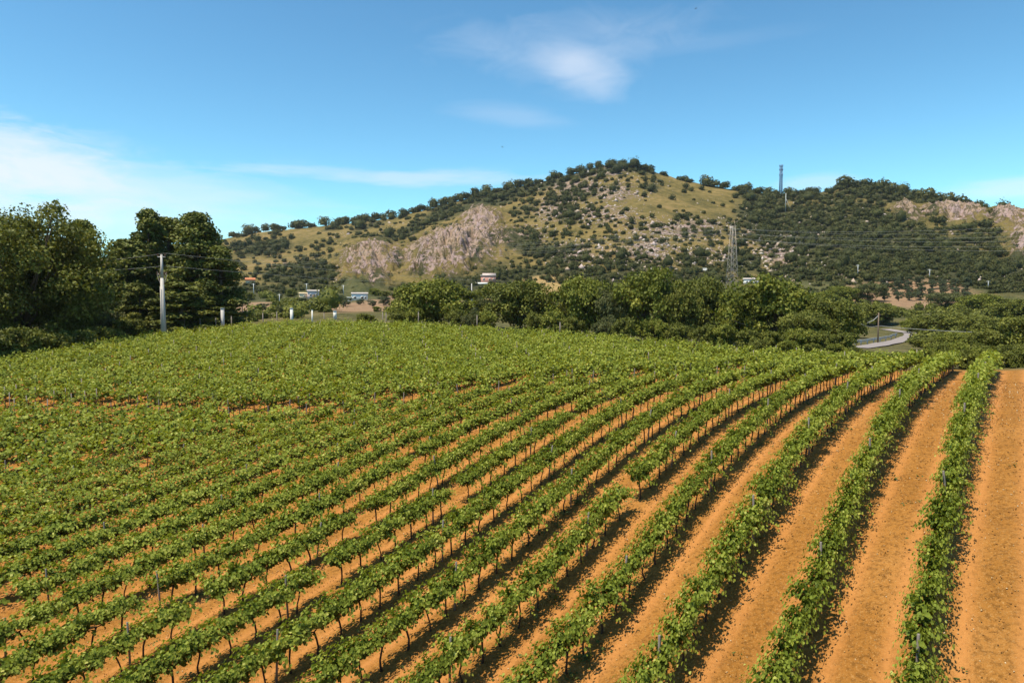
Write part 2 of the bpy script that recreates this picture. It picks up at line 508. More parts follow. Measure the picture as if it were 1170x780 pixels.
def height(x, y, detail=False):
    x = np.asarray(x, float)
    y = np.asarray(y, float)
    sh = x.shape
    x = np.atleast_1d(x)
    y = np.atleast_1d(y)
    r = np.hypot(x, y)
    h = base_height(x, y)
    nr = r < 150
    if nr.any():
        xx, yy = x[nr], y[nr]
        d = sdist(FIELD, xx, yy)
        w = 1 - sstep(0.5, 16, d)
        hn = h[nr]
        k = w > 0
        fh = np.zeros_like(hn)
        if k.any():
            fh[k] = field_height(xx[k], yy[k])
        hn = hn * (1 - w) + fh * w
        h[nr] = hn
    return h.reshape(sh)


# path that crosses the field between the two blocks (plan)
PATH = np.array([(-80, 57.5), (-40.5, 56.5), (-33.8, 55.4), (-26, 53.7), (-16.2, 50.6), (-11.7, 50.4), (-8.6, 51), (-3.6, 51.6), (0, 52), (4, 52.4), (7.4, 51.6),
                 (10.2, 50.8), (14, 51), (19.3, 55), (24, 59), (34, 66)], float) - [0, 2.3]


def ground_hit(px, py, r0=10, r1=1000, step=None):
    """first terrain point under a photo pixel -> x, y, z (relative to the camera)"""
    px = np.atleast_1d(np.asarray(px, float))
    py = np.atleast_1d(np.asarray(py, float))
    dx, dy, dz = pray(px, py)
    n = len(px)
    rs = np.geomspace(r0, r1, 700)
    X = dx[:, None] * rs[None]
    Y = dy[:, None] * rs[None]
    H = height(X, Y)
    below = (dz[:, None] * rs[None]) < H
    i = below.argmax(1)
    ok = below.any(1)
    i = np.where(ok, i, len(rs) - 1)
    k = np.arange(n)
    return X[k, i], Y[k, i], H[k, i], ok


# ------------------------------------------------------------------ materials
def new_mat(name):
    m = bpy.data.materials.new(name)
    m.use_nodes = True
    t = m.node_tree
    t.nodes.clear()
    out = nd(t, 'ShaderNodeOutputMaterial')
    return m, t, out


def attr(t, name):
    a = nd(t, 'ShaderNodeAttribute', attribute_name=name)
    return a.outputs['Fac']


def ramp(t, fac, stops):
    r = nd(t, 'ShaderNodeValToRGB')
    e = r.color_ramp.elements
    while len(e) < len(stops):
        e.new(0.5)
    for k, (p, c) in enumerate(stops):
        e[k].position = p
        e[k].color = (*c, 1)
    t.links.new(fac, r.inputs[0])
    return r.outputs[0]


def noise_tex(t, vec, scale, detail=4, rough=0.55, dist=0.0):
    n = nd(t, 'ShaderNodeTexNoise')
    n.inputs['Scale'].default_value = scale
    n.inputs['Detail'].default_value = detail
    n.inputs['Roughness'].default_value = rough
    n.inputs['Distortion'].default_value = dist
    if vec is not None:
        t.links.new(vec, n.inputs['Vector'])
    return n.outputs[0]


def simple_mat(name, c, rough=0.7, var=0.15, scale=6.0, metal=0.0):
    """paint, wood, concrete: one base colour with worn unevenness"""
    m, t, out = new_mat(name)
    p = nd(t, 'ShaderNodeBsdfPrincipled')
    tc = nd(t, 'ShaderNodeTexCoord')
    n = noise_tex(t, tc.outputs['Object'], scale, 5)
    f = mth(t, 'MULTIPLY_ADD', n, 2 * var, 1 - var)
    cc = nd(t, 'ShaderNodeVectorMath', operation='SCALE')
    cc.inputs[0].default_value = c
    t.links.new(f, cc.inputs['Scale'])
    t.links.new(cc.outputs[0], p.inputs['Base Color'])
    p.inputs['Roughness'].default_value = rough
    p.inputs['Metallic'].default_value = metal
    t.links.new(p.outputs[0], out.inputs[0])
    return m


def leaf_mat(name, stops, transl=0.3, rough=0.6, spec=0.18, patch=None):
    m, t, out = new_mat(name)
    c = ramp(t, attr(t, 'tint'), stops)
    if patch:
        geo = nd(t, 'ShaderNodeNewGeometry')
        n = noise_tex(t, geo.outputs['Position'], patch, 3)
        k = mth(t, 'MULTIPLY_ADD', n, 1.0, 0.5)
        sc = nd(t, 'ShaderNodeVectorMath', operation='SCALE')
        t.links.new(c, sc.inputs[0])
        t.links.new(k, sc.inputs['Scale'])
        c = sc.outputs[0]
    p = nd(t, 'ShaderNodeBsdfPrincipled')
    t.links.new(c, p.inputs['Base Color'])
    p.inputs['Roughness'].default_value = rough
    p.inputs['Specular IOR Level'].default_value = spec
    tr = nd(t, 'ShaderNodeBsdfTranslucent')
    warm = mixc(t, 1.0, c, (1.25, 1.15, 0.5), 'MULTIPLY')
    t.links.new(warm, tr.inputs[0])
    mx = nd(t, 'ShaderNodeMixShader')
    mx.inputs[0].default_value = transl
    t.links.new(p.outputs[0], mx.inputs[1])
    t.links.new(tr.outputs[0], mx.inputs[2])
    t.links.new(mx.outputs[0], out.inputs[0])
    return m


M = {}
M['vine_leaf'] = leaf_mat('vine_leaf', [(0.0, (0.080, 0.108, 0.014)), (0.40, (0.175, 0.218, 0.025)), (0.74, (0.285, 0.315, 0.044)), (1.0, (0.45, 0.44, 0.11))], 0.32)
M['weed_leaf'] = leaf_mat('weed_leaf', [(0.0, (0.05, 0.075, 0.015)), (1.0, (0.16, 0.19, 0.05))], 0.25)
M['broad_leaf'] = leaf_mat('broad_leaf', [(0.0, (0.058, 0.066, 0.012)), (0.55, (0.130, 0.140, 0.023)), (1.0, (0.24, 0.235, 0.046))], 0.22)
M['bright_leaf'] = leaf_mat('bright_leaf', [(0.0, (0.072, 0.086, 0.012)), (0.55, (0.155, 0.172, 0.024)), (1.0, (0.28, 0.27, 0.050))], 0.25)
M['pale_leaf'] = leaf_mat('pale_leaf', [(0.0, (0.055, 0.065, 0.022)), (0.55, (0.105, 0.115, 0.040)), (1.0, (0.18, 0.17, 0.07))], 0.2)
M['pine_leaf'] = leaf_mat('pine_leaf', [(0.0, (0.056, 0.068, 0.013)), (0.55, (0.120, 0.134, 0.026)), (1.0, (0.22, 0.215, 0.048))], 0.15, 0.6)
M['olive_leaf'] = leaf_mat('olive_leaf', [(0.0, (0.05, 0.065, 0.030)), (1.0, (0.13, 0.145, 0.075))], 0.15)
M['scrub_leaf'] = leaf_mat('scrub_leaf', [(0.0, (0.034, 0.039, 0.012)), (0.6, (0.064, 0.068, 0.019)), (1.0, (0.125, 0.116, 0.036))], 0.12, 0.6, 0.12)
M['vine_bark'] = simple_mat('vine_bark', (0.045, 0.026, 0.015), 0.9, 0.3, 14)
M['tree_bark'] = simple_mat('tree_bark', (0.09, 0.065, 0.045), 0.9, 0.3, 3)
M['post_wood'] = simple_mat('post_wood', (0.20, 0.165, 0.14), 0.85, 0.25, 9)
M['pole_concrete'] = simple_mat('pole_concrete', (0.46, 0.43, 0.41), 0.8, 0.12, 2)
M['pole_wood'] = simple_mat('pole_wood', (0.16, 0.11, 0.075), 0.85, 0.2, 3)
M['steel'] = simple_mat('steel', (0.40, 0.34, 0.30), 0.55, 0.1, 3, 0.2)
M['blue_steel'] = simple_mat('blue_steel', (0.10, 0.19, 0.34), 0.5, 0.1, 3)
M['galvanised'] = simple_mat('galvanised', (0.40, 0.42, 0.43), 0.5, 0.12, 3, 0.3)
M['ceramic'] = simple_mat('ceramic', (0.20, 0.09, 0.05), 0.3, 0.1, 9)
M['wire'] = simple_mat('wire', (0.34, 0.34, 0.33), 0.5, 0.05, 3)
M['white_wall'] = simple_mat('white_wall', (0.72, 0.70, 0.66), 0.85, 0.1, 1.5)
M['cream_wall'] = simple_mat('cream_wall', (0.68, 0.52, 0.33), 0.85, 0.1, 1.5)
M['pink_wall'] = simple_mat('pink_wall', (0.52, 0.24, 0.18), 0.85, 0.1, 1.5)
M['rose_wall'] = simple_mat('rose_wall', (0.66, 0.50, 0.46), 0.85, 0.1, 1.5)
M['roof_tile'] = simple_mat('roof_tile', (0.46, 0.16, 0.07), 0.85, 0.2, 3)
M['roof_grey'] = simple_mat('roof_grey', (0.42, 0.36, 0.33), 0.85, 0.15, 2)
M['dark_gap'] = simple_mat('dark_gap', (0.03, 0.03, 0.035), 0.4, 0.1, 2)
M['bird'] = simple_mat('bird', (0.03, 0.03, 0.035), 0.7, 0.1, 9)


def soil_material():
    m, t, out = new_mat('field_soil')
    geo = nd(t, 'ShaderNodeNewGeometry')
    P = geo.outputs['Position']
    soil = attr(t, 'soil')
    track = attr(t, 'track')
    n1 = noise_tex(t, P, 0.35, 4)
    n2 = noise_tex(t, P, 7.0, 8, 0.72)
    n3 = noise_tex(t, P, 22.0, 4, 0.7)
    c = ramp(t, n1, [(0.30, (0.300, 0.126, 0.022)), (0.55, (0.360, 0.156, 0.031)), (0.75, (0.415, 0.188, 0.046))])
    c = mixc(t, mth(t, 'MULTIPLY', track, 0.85), c, (0.46, 0.198, 0.060))
    # clod mottling, dry straw and little stones: real colour differences of the soil
    k = mth(t, 'SUBTRACT', 1.0, mth(t, 'MULTIPLY', track, 0.85))
    dk = mth(t, 'MULTIPLY', mth(t, 'DIVIDE', mth(t, 'SUBTRACT', 0.525, n2), 0.13, clamp=True), k)
    c = mixc(t, mth(t, 'MULTIPLY', dk, 0.68), c, (0.13, 0.056, 0.010))
    lt = mth(t, 'MULTIPLY', mth(t, 'DIVIDE', mth(t, 'SUBTRACT', n3, 0.57), 0.05, clamp=True), k)
    c = mixc(t, mth(t, 'MULTIPLY', lt, 0.65), c, (0.50, 0.29, 0.11))
    # dry grass verge beyond the vines
    g1 = noise_tex(t, P, 0.25, 5, 0.6)
    g2 = noise_tex(t, P, 2.0, 5, 0.7)
    gr = ramp(t, mth(t, 'MULTIPLY_ADD', g2, 0.5, mth(t, 'MULTIPLY', g1, 0.5)),
              [(0.36, (0.05, 0.055, 0.018)), (0.5, (0.10, 0.092, 0.035)), (0.64, (0.19, 0.145, 0.065))])
    c = mixc(t, soil, gr, c)
    p = nd(t, 'ShaderNodeBsdfPrincipled')
    t.links.new(c, p.inputs['Base Color'])
    p.inputs['Roughness'].default_value = 0.95
    p.inputs['Specular IOR Level'].default_value = 0.15
    b1 = noise_tex(t, P, 9.0, 7, 0.7)
    bp = nd(t, 'ShaderNodeBump')
    bp.inputs['Strength'].default_value = 1.0
    bp.inputs['Distance'].default_value = 0.10
    t.links.new(mth(t, 'MULTIPLY', b1, mth(t, 'SUBTRACT', 1.0, mth(t, 'MULTIPLY', track, 0.5))), bp.inputs['Height'])
    t.links.new(bp.outputs[0], p.inputs['Normal'])
    t.links.new(p.outputs[0], out.inputs[0])
    return m


def hill_material():
    m, t, out = new_mat('hillside')
    geo = nd(t, 'ShaderNodeNewGeometry')
    P = geo.outputs['Position']
    n1 = noise_tex(t, P, 0.02, 6, 0.6)
    n2 = noise_tex(t, P, 0.16, 6, 0.7)
    n3 = noise_tex(t, P, 0.55, 4, 0.7)
    mixn = mth(t, 'ADD', mth(t, 'MULTIPLY', n1, 0.45), mth(t, 'ADD', mth(t, 'MULTIPLY', n2, 0.35), mth(t, 'MULTIPLY', n3, 0.2)))
    c = ramp(t, mixn, [(0.38, (0.070, 0.061, 0.020)), (0.47, (0.142, 0.110, 0.035)), (0.55, (0.210, 0.150, 0.054)), (0.66, (0.29, 0.185, 0.094))])
    gr = ramp(t, n2, [(0.35, (0.045, 0.052, 0.020)), (0.6, (0.10, 0.096, 0.038)), (0.75, (0.16, 0.13, 0.06))])
    c = mixc(t, attr(t, 'green'), c, gr)
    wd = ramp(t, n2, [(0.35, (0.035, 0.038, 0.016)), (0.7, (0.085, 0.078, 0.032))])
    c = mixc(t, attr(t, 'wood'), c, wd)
    so = ramp(t, n2, [(0.3, (0.22, 0.135, 0.08)), (0.7, (0.33, 0.21, 0.125))])
    c = mixc(t, attr(t, 'tilled'), c, so)
    st = ramp(t, n2, [(0.3, (0.30, 0.20, 0.085)), (0.7, (0.36, 0.25, 0.11))])
    c = mixc(t, attr(t, 'straw'), c, st)
    # bare rock: buff, grey and mauve faces
    mp = nd(t, 'ShaderNodeMapping')
    mp.inputs['Scale'].default_value = (1, 1, 0.35)
    t.links.new(P, mp.inputs[0])
    r1 = noise_tex(t, mp.outputs[0], 0.09, 6, 0.7, 0.6)
    r2 = noise_tex(t, mp.outputs[0], 0.5, 5, 0.7)
    rc = ramp(t, r1, [(0.34, (0.23, 0.155, 0.12)), (0.46, (0.33, 0.235, 0.165)), (0.57, (0.37, 0.265, 0.265)), (0.7, (0.25, 0.165, 0.085))])
    rc = mixc(t, mth(t, 'DIVIDE', mth(t, 'SUBTRACT', 0.50, r2), 0.1, clamp=True), rc, (0.11, 0.09, 0.05))  # crevice shade painted into the rock colour
    rk = mth(t, 'DIVIDE', mth(t, 'SUBTRACT', mth(t, 'ADD', attr(t, 'rock'), mth(t, 'MULTIPLY', mth(t, 'SUBTRACT', n2, 0.5), 3.2)), 0.62), 0.2, clamp=True)
    c = mixc(t, rk, c, rc)
    p = nd(t, 'ShaderNodeBsdfPrincipled')
    t.links.new(c, p.inputs['Base Color'])
    p.inputs['Roughness'].default_value = 0.95
    p.inputs['Specular IOR Level'].default_value = 0.1
    bp = nd(t, 'ShaderNodeBump')
    bp.inputs['Strength'].default_value = 0.8
    bp.inputs['Distance'].default_value = 2.0
    t.links.new(mth(t, 'ADD', n3, mth(t, 'MULTIPLY', r2, rk)), bp.inputs['Height'])
    t.links.new(bp.outputs[0], p.inputs['Normal'])
    t.links.new(p.outputs[0], out.inputs[0])
    return m


M['soil'] = soil_material()
M['hill'] = hill_material()

# ------------------------------------------------------------------ ground, valley and hill: one polar sheet in three rings
_front = np.radians(np.arange(-42, 42.001, 0.12))
_back = np.radians(np.concatenate([np.arange(-180, -42, 4.0), np.arange(46, 180, 4.0)]))
AZ = np.sort(np.concatenate([_front, _back]))


def ring_mesh(name, rs, mat, attrs, close_centre=False, smooth=True):
    A, Rr = np.meshgrid(AZ, rs)
    x, y = np.sin(A) * Rr, np.cos(A) * Rr
    z = height(x, y)
    z, at = attrs(x, y, z)
    na, nr = len(AZ), len(rs)
    v = np.column_stack([x.ravel(), y.ravel(), z.ravel() + CZ])
    i = np.arange(nr - 1)[:, None] * na
    j = np.arange(na)[None]
    jn = (j + 1) % na
    f = np.stack([i + j, i + na + j, i + na + jn, i + jn], -1).reshape(-1, 4)[:, ::-1]
    mb = MB()
    mb.add(v, f)
    if close_centre:
        mb.f.append(np.arange(na)[None, ::-1])
        mb.t.append(np.array([.5]))
        mb.m.append(np.array([0]))
    me = mb.mesh(name, mat, smooth)
    for k, a in at.items():
        b = me.attributes.new(k, 'FLOAT', 'POINT')
        b.data.foreach_set('value', a.astype(np.float32).ravel())
    o = link(name, me)
    tag(o, kind='structure')
    return o


def field_attrs(x, y, z):
    d = sdist(FIELD, x, y)
    soil = 1 - sstep(-0.5, 2.5, d + fbm(x, y, 3, 3, .5, 3) * 1.5)
    vv = (x * NV[0] + y * NV[1] - V0) / ROW
    uu = x * DV[0] + y * DV[1]
    ph = vv - np.round(vv)                     # -0.5..0.5, 0 on a row
    wob = perlin(uu / 6, np.round(vv) * 3.7) * 0.03
    ds = np.abs(np.abs(ph + wob) - 0.27)
    tr = np.exp(-(ds / 0.09) ** 2) * (0.8 + 0.4 * perlin(uu / 9 + 40, np.round(vv * 2) * 1.9))
    pd = np.abs(y - np.interp(x, PATH[:, 0], PATH[:, 1]))
    tr = tr * sstep(1.0, 3.0, pd)
    tr = np.clip(tr, 0, 1)
    r = np.hypot(x, y)
    fine = (1 - sstep(60, 90, r)) * soil
    rowm = np.exp(-(ph / 0.2) ** 2)
    z = z + fine * (0.05 * rowm - 0.035 * tr)
    rough = (1 - 0.75 * tr) * fine
    z = z + rough * (fbm(x, y, 0.75, 4, 0.66, 1) * 0.065 + np.abs(perlin(x / .21 + 9, y / .21)) * 0.03)
    return z, {'soil': soil, 'track': tr * soil}


def far_attrs(x, y, z):
    px, py = proj(x, y, z)
    front = y > 20
    n = fbm(x, y, 30, 4, .6, 4)
    rock = np.where(front, ell(px, py, ROCK), 0)
    # cliffs stand proud of the slope
    r = np.hypot(x, y)
    cl = np.where(front, ell(px, py, [q for q in ROCK if q[5] >= .9]), 0)
    lat = np.arctan2(x, y) * 640
    rid = (1 - np.abs(fbm(lat, r * .42 + lat * .25, 17, 3, .55, 9)) * 2.0)
    rid2 = (1 - np.abs(fbm(lat, r * .55, 6, 3, .6, 12)) * 2.0)
    stp = np.clip(cl - 0.15, 0, 1)
    rr = np.interp(np.arctan2(x, y), R_AZ, RIDGE[:, 2])
    z = z + np.where((r > R_FOOT + 5) & (r < rr + 20), stp * (rid * 11.0 + rid2 * 5.0), 0)
    tilled = np.where(front, ell(px, py, [(440, 349, 75, 6, -.05, 1.0), (285, 351, 30, 5, -.1, .9), (1052, 336, 62, 15, .05, 1.1), (985, 338, 40, 8, 0, .8), (1130, 352, 30, 10, 0, .6), (470, 338, 30, 6, 0, .8)]), 0)
    tilled = np.where(r < R_FOOT + 130, sstep(.25, .6, tilled + n * .25), 0)
    straw = sstep(.3, .6, np.where(front, ell(px, py, [(632, 326, 34, 10, 0, 1.2), (580, 340, 60, 8, 0, .6)]), 0) + n * .25)
    gl = np.where(front, ell(px, py, [(350, 338, 110, 14, 0, 1.1), (980, 345, 200, 30, 0, 1), (1120, 320, 100, 20, 0, 1.), (700, 345, 200, 22, 0, .9), (980, 280, 130, 40, 0, .7)]), 0)
    green = sstep(.25, .7, gl + n * .35)
    green = np.where(r < 330, np.maximum(green, .75), green)
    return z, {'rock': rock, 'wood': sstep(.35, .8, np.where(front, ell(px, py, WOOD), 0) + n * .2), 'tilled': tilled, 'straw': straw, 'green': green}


RS1 = np.concatenate([np.geomspace(4, 13, 24), 13 * 1.0055 ** np.arange(1, 330)])
RS1 = RS1[RS1 < 76]
RS1 = np.concatenate([RS1, np.linspace(76.6, 128, 90)])
RS2 = np.geomspace(128, 345, 110)
RS3 = np.concatenate([np.linspace(345, 860, 330), np.geomspace(865, 1100, 24), np.geomspace(1150, 6000, 16)])
ring_mesh('ground', RS1, M['soil'], field_attrs, True)
ring_mesh('valley_ground', RS2, M['hill'], far_attrs)
ring_mesh('hills', RS3, M['hill'], far_attrs)


def gz(x, y):
    """world height of the ground"""
    return height(np.atleast_1d(float(x)), np.atleast_1d(float(y)))[0] + CZ


# ------------------------------------------------------------------ grapevines
LEAF6 = np.array([(0, 0), (-.52, .22), (-.42, .72), (0, 1.0), (.42, .72), (.52, .22)])


def leaf_cloud(mb, base, nrm, up, size, tint, simple, mat=0, r=rng):
    """leaves at points BASE with blade normal NRM and pointing UP"""
    n = len(base)
    nrm = nrm / (np.linalg.norm(nrm, axis=1)[:, None] + 1e-9)
    side = np.cross(up, nrm)
    side /= np.linalg.norm(side, axis=1)[:, None] + 1e-9
    fw = np.cross(nrm, side)
    s = size[:, None]
    if simple:
        pts = [(0, 0, 0), (-.5, .5, .1), (0, 1, 0), (.5, .5, .1)]
        v = np.stack([base + s * (side * a + fw * b + nrm * c) for a, b, c in pts], 1)
        f = np.arange(4 * n).reshape(n, 4)
        mb.add(v.reshape(-1, 3), f, tint, mat)
    else:
        fold = np.array([0, .14, .12, -.08, .12, .14])
        v = np.stack([base + s * (side * a + fw * b + nrm * c) for (a, b), c in zip(LEAF6, fold)], 1)
        k = np.arange(n)[:, None] * 6
        f = np.concatenate([k + np.array([[0, 3, 2, 1]]), k + np.array([[0, 5, 4, 3]])])
        mb.add(v.reshape(-1, 3), f, np.concatenate([tint, tint]), mat)


def vigour(k):
    """sideways and upward growth of a row: the right-hand rows are trimmed tighter"""
    return float(np.interp(-k, [0, 1, 4, 8, 10, 12, 16, 40], [.60, .64, .66, .76, .92, 1.22, 1.62, 1.75])), float(np.interp(-k, [0, 4, 8, 11, 14, 40], [1.0, 1.04, 1.10, 1.18, 1.22, 1.2]))


def vine_leaves(mb, off, rz, r, simple, n_shoot=11, step=0.062, size=(.085, .145), vig=1.0, wide=1.0, tall=1.0):
    """shoots rise from the cordon wire and arch over; leaves along each"""
    B, NN, UU, S, T = [], [], [], [], []
    tone = r.normal(-.03, .07)
    for k in range(n_shoot):
        ax = r.uniform(-.50, .50)
        side = r.choice([-1, 1])
        z0 = r.uniform(.74, .92)
        L = r.uniform(.55, 1.0) * vig
        lean = side * abs(r.normal(.22, .17))
        stray = r.random() < .12
        if stray:
            L *= 1.2
            lean = side * r.uniform(.6, 1.1)
        dirn = np.array([r.normal(0, .30), lean, 1.0])
        dirn /= np.linalg.norm(dirn)
        p = np.array([ax, r.normal(0, .05), z0])
        m = max(int(L / step), 3)
        for i in range(m):
            q = i / m
            dirn = dirn + np.array([r.normal(0, .04), side * .035, -.06 - .09 * q])
            dirn /= np.linalg.norm(dirn)
            p = p + dirn * step
            ang = r.uniform(0, 2 * np.pi)
            ro = np.array([math.cos(ang), math.sin(ang), r.uniform(-.5, .3)])
            ro /= np.linalg.norm(ro)
            b = p + ro * r.uniform(.03, .11)
            sz = r.uniform(*size) * (1.0 - .45 * q * q)
            B.append(b)
            out = np.array([0, math.copysign(1, b[1] + 1e-6) * min(abs(b[1]) * 2.4, 1.0), 0])
            NN.append(np.array([r.normal(0, .5), r.normal(0, .5), .75]) + out * .7)
            UU.append(ro * .6 + np.array([0, 0, -.5]) + r.normal(0, .3, 3))
            S.append(sz)
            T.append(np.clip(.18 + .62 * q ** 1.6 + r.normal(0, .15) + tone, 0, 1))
    B = np.array(B)
    NN = np.array(NN)
    UU = np.array(UU)
    B[:, 1] *= wide
    B[:, 2] = .78 + (B[:, 2] - .78) * tall
    c, s = math.cos(rz), math.sin(rz)
    R2 = np.array([[c, s, 0], [-s, c, 0], [0, 0, 1]])
    leaf_cloud(mb, B @ R2 + off, NN @ R2, UU @ R2, np.array(S), np.array(T), simple, 0, r)


def vine_trunk(mb, off, rz, r, n=6, mat=0, arms=True):
    lean, ben = r.normal(0, .07), r.normal(0, .06)
    z = np.array([-.06, .12, .32, .54, .72, .82])
    x = lean * (1 - z / .82) + ben * np.sin(z * 4.5)
    y = r.normal(0, .02, 6)
    pts = np.column_stack([x, y, z])
    c, s = math.cos(rz), math.sin(rz)
    R2 = np.array([[c, s, 0], [-s, c, 0], [0, 0, 1]])
    k = r.uniform(.85, 1.3)
    mb.tube(pts @ R2 + off, np.array([.040, .032, .026, .026, .029, .026]) * k, n, .5, mat)
    if arms:
        for sg in (-1, 1):
            q = np.array([(x[-1], y[-1], .80), (x[-1] + sg * .16, 0, .86 + r.normal(0, .02)), (sg * .44, r.normal(0, .02), .85)])
            mb.tube(q @ R2 + off, [.022, .018, .012], max(n - 1, 4), .5, mat)


NVAR = 14
VLEAF, VTRUNK = [], []
for i in range(NVAR):
    r_ = np.random.default_rng(100 + i)
    mb = MB()
    vine_leaves(mb, np.zeros(3), 0, r_, False, int(r_.integers(38, 46)), .050, (.085, .150), 1.0)
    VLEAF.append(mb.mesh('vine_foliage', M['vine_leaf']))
    mb = MB()
    vine_trunk(mb, np.zeros(3), 0, r_)
    VTRUNK.append(mb.mesh('vine_trunk', M['vine_bark']))

ORD = ['', 'first', 'second', 'third', 'fourth', 'fifth', 'sixth', 'seventh', 'eighth', 'ninth', 'tenth']


def nth(n):
    if n <= 10:
        return ORD[n]
    return '%d%s' % (n, 'th' if 10 <= n % 100 <= 20 else {1: 'st', 2: 'nd', 3: 'rd'}.get(n % 10, 'th'))


STEP = 0.87
vines, posts = [], []
ROWRZ = math.pi / 2 - TH                            # local x runs along the row
for k in range(-52, 1):
    v = V0 + k * ROW
    us = np.arange(2, 150, STEP)
    us = us + (k * 0.37) % STEP
    x = DV[0] * us + NV[0] * v
    y = DV[1] * us + NV[1] * v
    d = sdist(FIELD, x, y)
    pd = y - np.interp(x, PATH[:, 0], PATH[:, 1])
    az = np.degrees(np.arctan2(x, y))
    gap = (pd > -1.9) & (pd < 1.3)
    if k > -6:
        gap[:] = False
    ok = (d < -0.7) & (y > 9.5) & (az < 39.5) & (az > -50)
    if k == 0:
        ok &= us < 60.5
    gap &= rng.random(len(us)) > .22
    for n_, (uu, xx, yy) in enumerate(zip(us, x, y)):
        if not ok[n_]:
            continue
        if n_ % 8 == (k * 5) % 8 or (0 < n_ < len(us) - 1 and gap[n_] != gap[n_ - 1]):
            if not gap[n_] or (gap[n_] != gap[n_ - 1]):
                posts.append((k, uu, xx + DV[0] * .42, yy + DV[1] * .42))
        if gap[n_] or rng.random() < .03:
            continue
        vines.append((k, uu, xx, yy))
VX = np.array([(a[2], a[3]) for a in vines])
VZ = height(VX[:, 0], VX[:, 1])
vpx, vpy = proj(VX[:, 0], VX[:, 1], VZ + 1.0)
_, vpt = proj(VX[:, 0], VX[:, 1], VZ + 1.55)
VR = np.hypot(VX[:, 0], VX[:, 1])
inf = (vpx > 2) & (vpx < 1168) & (vpt < 776)
order = np.argsort(np.where(inf, VR, 1e9))
NEAR = set(order[:300].tolist())
rowcount = {}
stuff = MB()
for i in sorted(range(len(vines)), key=lambda q: (-vines[q][0], vines[q][1])):
    k, uu, x, y = vines[i]
    rr = np.random.default_rng(i * 7 + 1)
    z = VZ[i] + CZ
    if i in NEAR or (VR[i] < 30 and not inf[i] and -22 < vpx[i] < 1192 and vpt[i] < 790):
        t = empty('grapevine', (x, y, z), ROWRZ + (math.pi if rr.random() < .5 else 0))
        a = int(rr.integers(NVAR))
        s = rr.uniform(.88, 1.18)
        vw, vt = vigour(k)
        s2 = s * rr.uniform(.9, 1.12) * vw
        s = s * vt
        tr = link('trunk', VTRUNK[int(rr.integers(NVAR))], t)
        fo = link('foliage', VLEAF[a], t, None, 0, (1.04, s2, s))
        fo.location = (0, 0, .78 * (1 - s))
        if i in NEAR:
            n = rowcount[k] = rowcount.get(k, 0) + 1
            ro = '%s row from the right' % nth(1 - k) if k < 0 else 'row at the far right'
            tag(t, 'leafy grapevine, %s from the near end of the %s' % (nth(n), ro), 'grapevine', 'grapevines trained in rows on red soil')
        else:
            tag(t, 'leafy grapevine cut off by the edge of the photo', 'grapevine', 'grapevines at the edge of the photo')
    else:
        o = np.array([x, y, z])
        rz = ROWRZ
        if VR[i] < 46:
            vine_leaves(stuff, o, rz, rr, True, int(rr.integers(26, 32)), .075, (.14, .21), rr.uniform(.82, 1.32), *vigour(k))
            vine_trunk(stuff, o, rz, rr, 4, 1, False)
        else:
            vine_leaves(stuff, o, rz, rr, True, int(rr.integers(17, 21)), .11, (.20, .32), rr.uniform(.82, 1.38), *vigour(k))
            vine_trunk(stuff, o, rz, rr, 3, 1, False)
tag(link('distant_vines', stuff.mesh('distant_vines', [M['vine_leaf'], M['vine_bark']])), 'mass of leafy vine rows running over the crest of the field', 'vines', None, 'stuff')

# posts in the vine rows
PX = np.array([(a[2], a[3]) for a in posts])
PZ = height(PX[:, 0], PX[:, 1])
ppx, ppy = proj(PX[:, 0], PX[:, 1], PZ + 1.6)
PR = np.hypot(PX[:, 0], PX[:, 1])
inp = (ppx > 2) & (ppx < 1168) & (ppy < 770)
porder = [i for i in np.argsort(PR) if inp[i]][:170]
PMESH = []
for i in range(4):
    mb = MB()
    h = 1.55
    bow = random.uniform(-.02, .02)
    mb.tube([(0, 0, -.1), (bow, 0, h * .5), (0, bow, h - .02), (0, bow, h)], [.034, .033, .031, .026], 7)
    PMESH.append(mb.mesh('post', M['post_wood']))
prow = {}
for i in sorted(porder, key=lambda q: (-posts[q][0], posts[q][1])):
    k, uu, x, y = posts[i]
    n = prow[k] = prow.get(k, 0) + 1
    o = link('vineyard_post', PMESH[i % 4], None, (x, y, PZ[i] + CZ), random.uniform(0, 6))
    o.rotation_euler = (random.gauss(0, .05), random.gauss(0, .05), random.uniform(0, 6))
    ro = '%s vine row from the right' % nth(1 - k) if k < 0 else 'vine row at the far right'
    tag(o, 'weathered grey post, %s from the near end of the %s' % (nth(n), ro), 'post', 'posts in the vine rows')
mb = MB()
for i in range(len(posts)):
    if inp[i] and i not in set(porder):
        mb.tube([(*PX[i], PZ[i] + CZ - .1), (PX[i][0] + random.gauss(0, .08), PX[i][1], PZ[i] + CZ + 1.75)], [.04, .035], 5)
if mb.v:
    tag(link('distant_posts', mb.mesh('distant_posts', M['post_wood'])), 'grey posts standing among the far vine rows', 'posts', None, 'stuff')

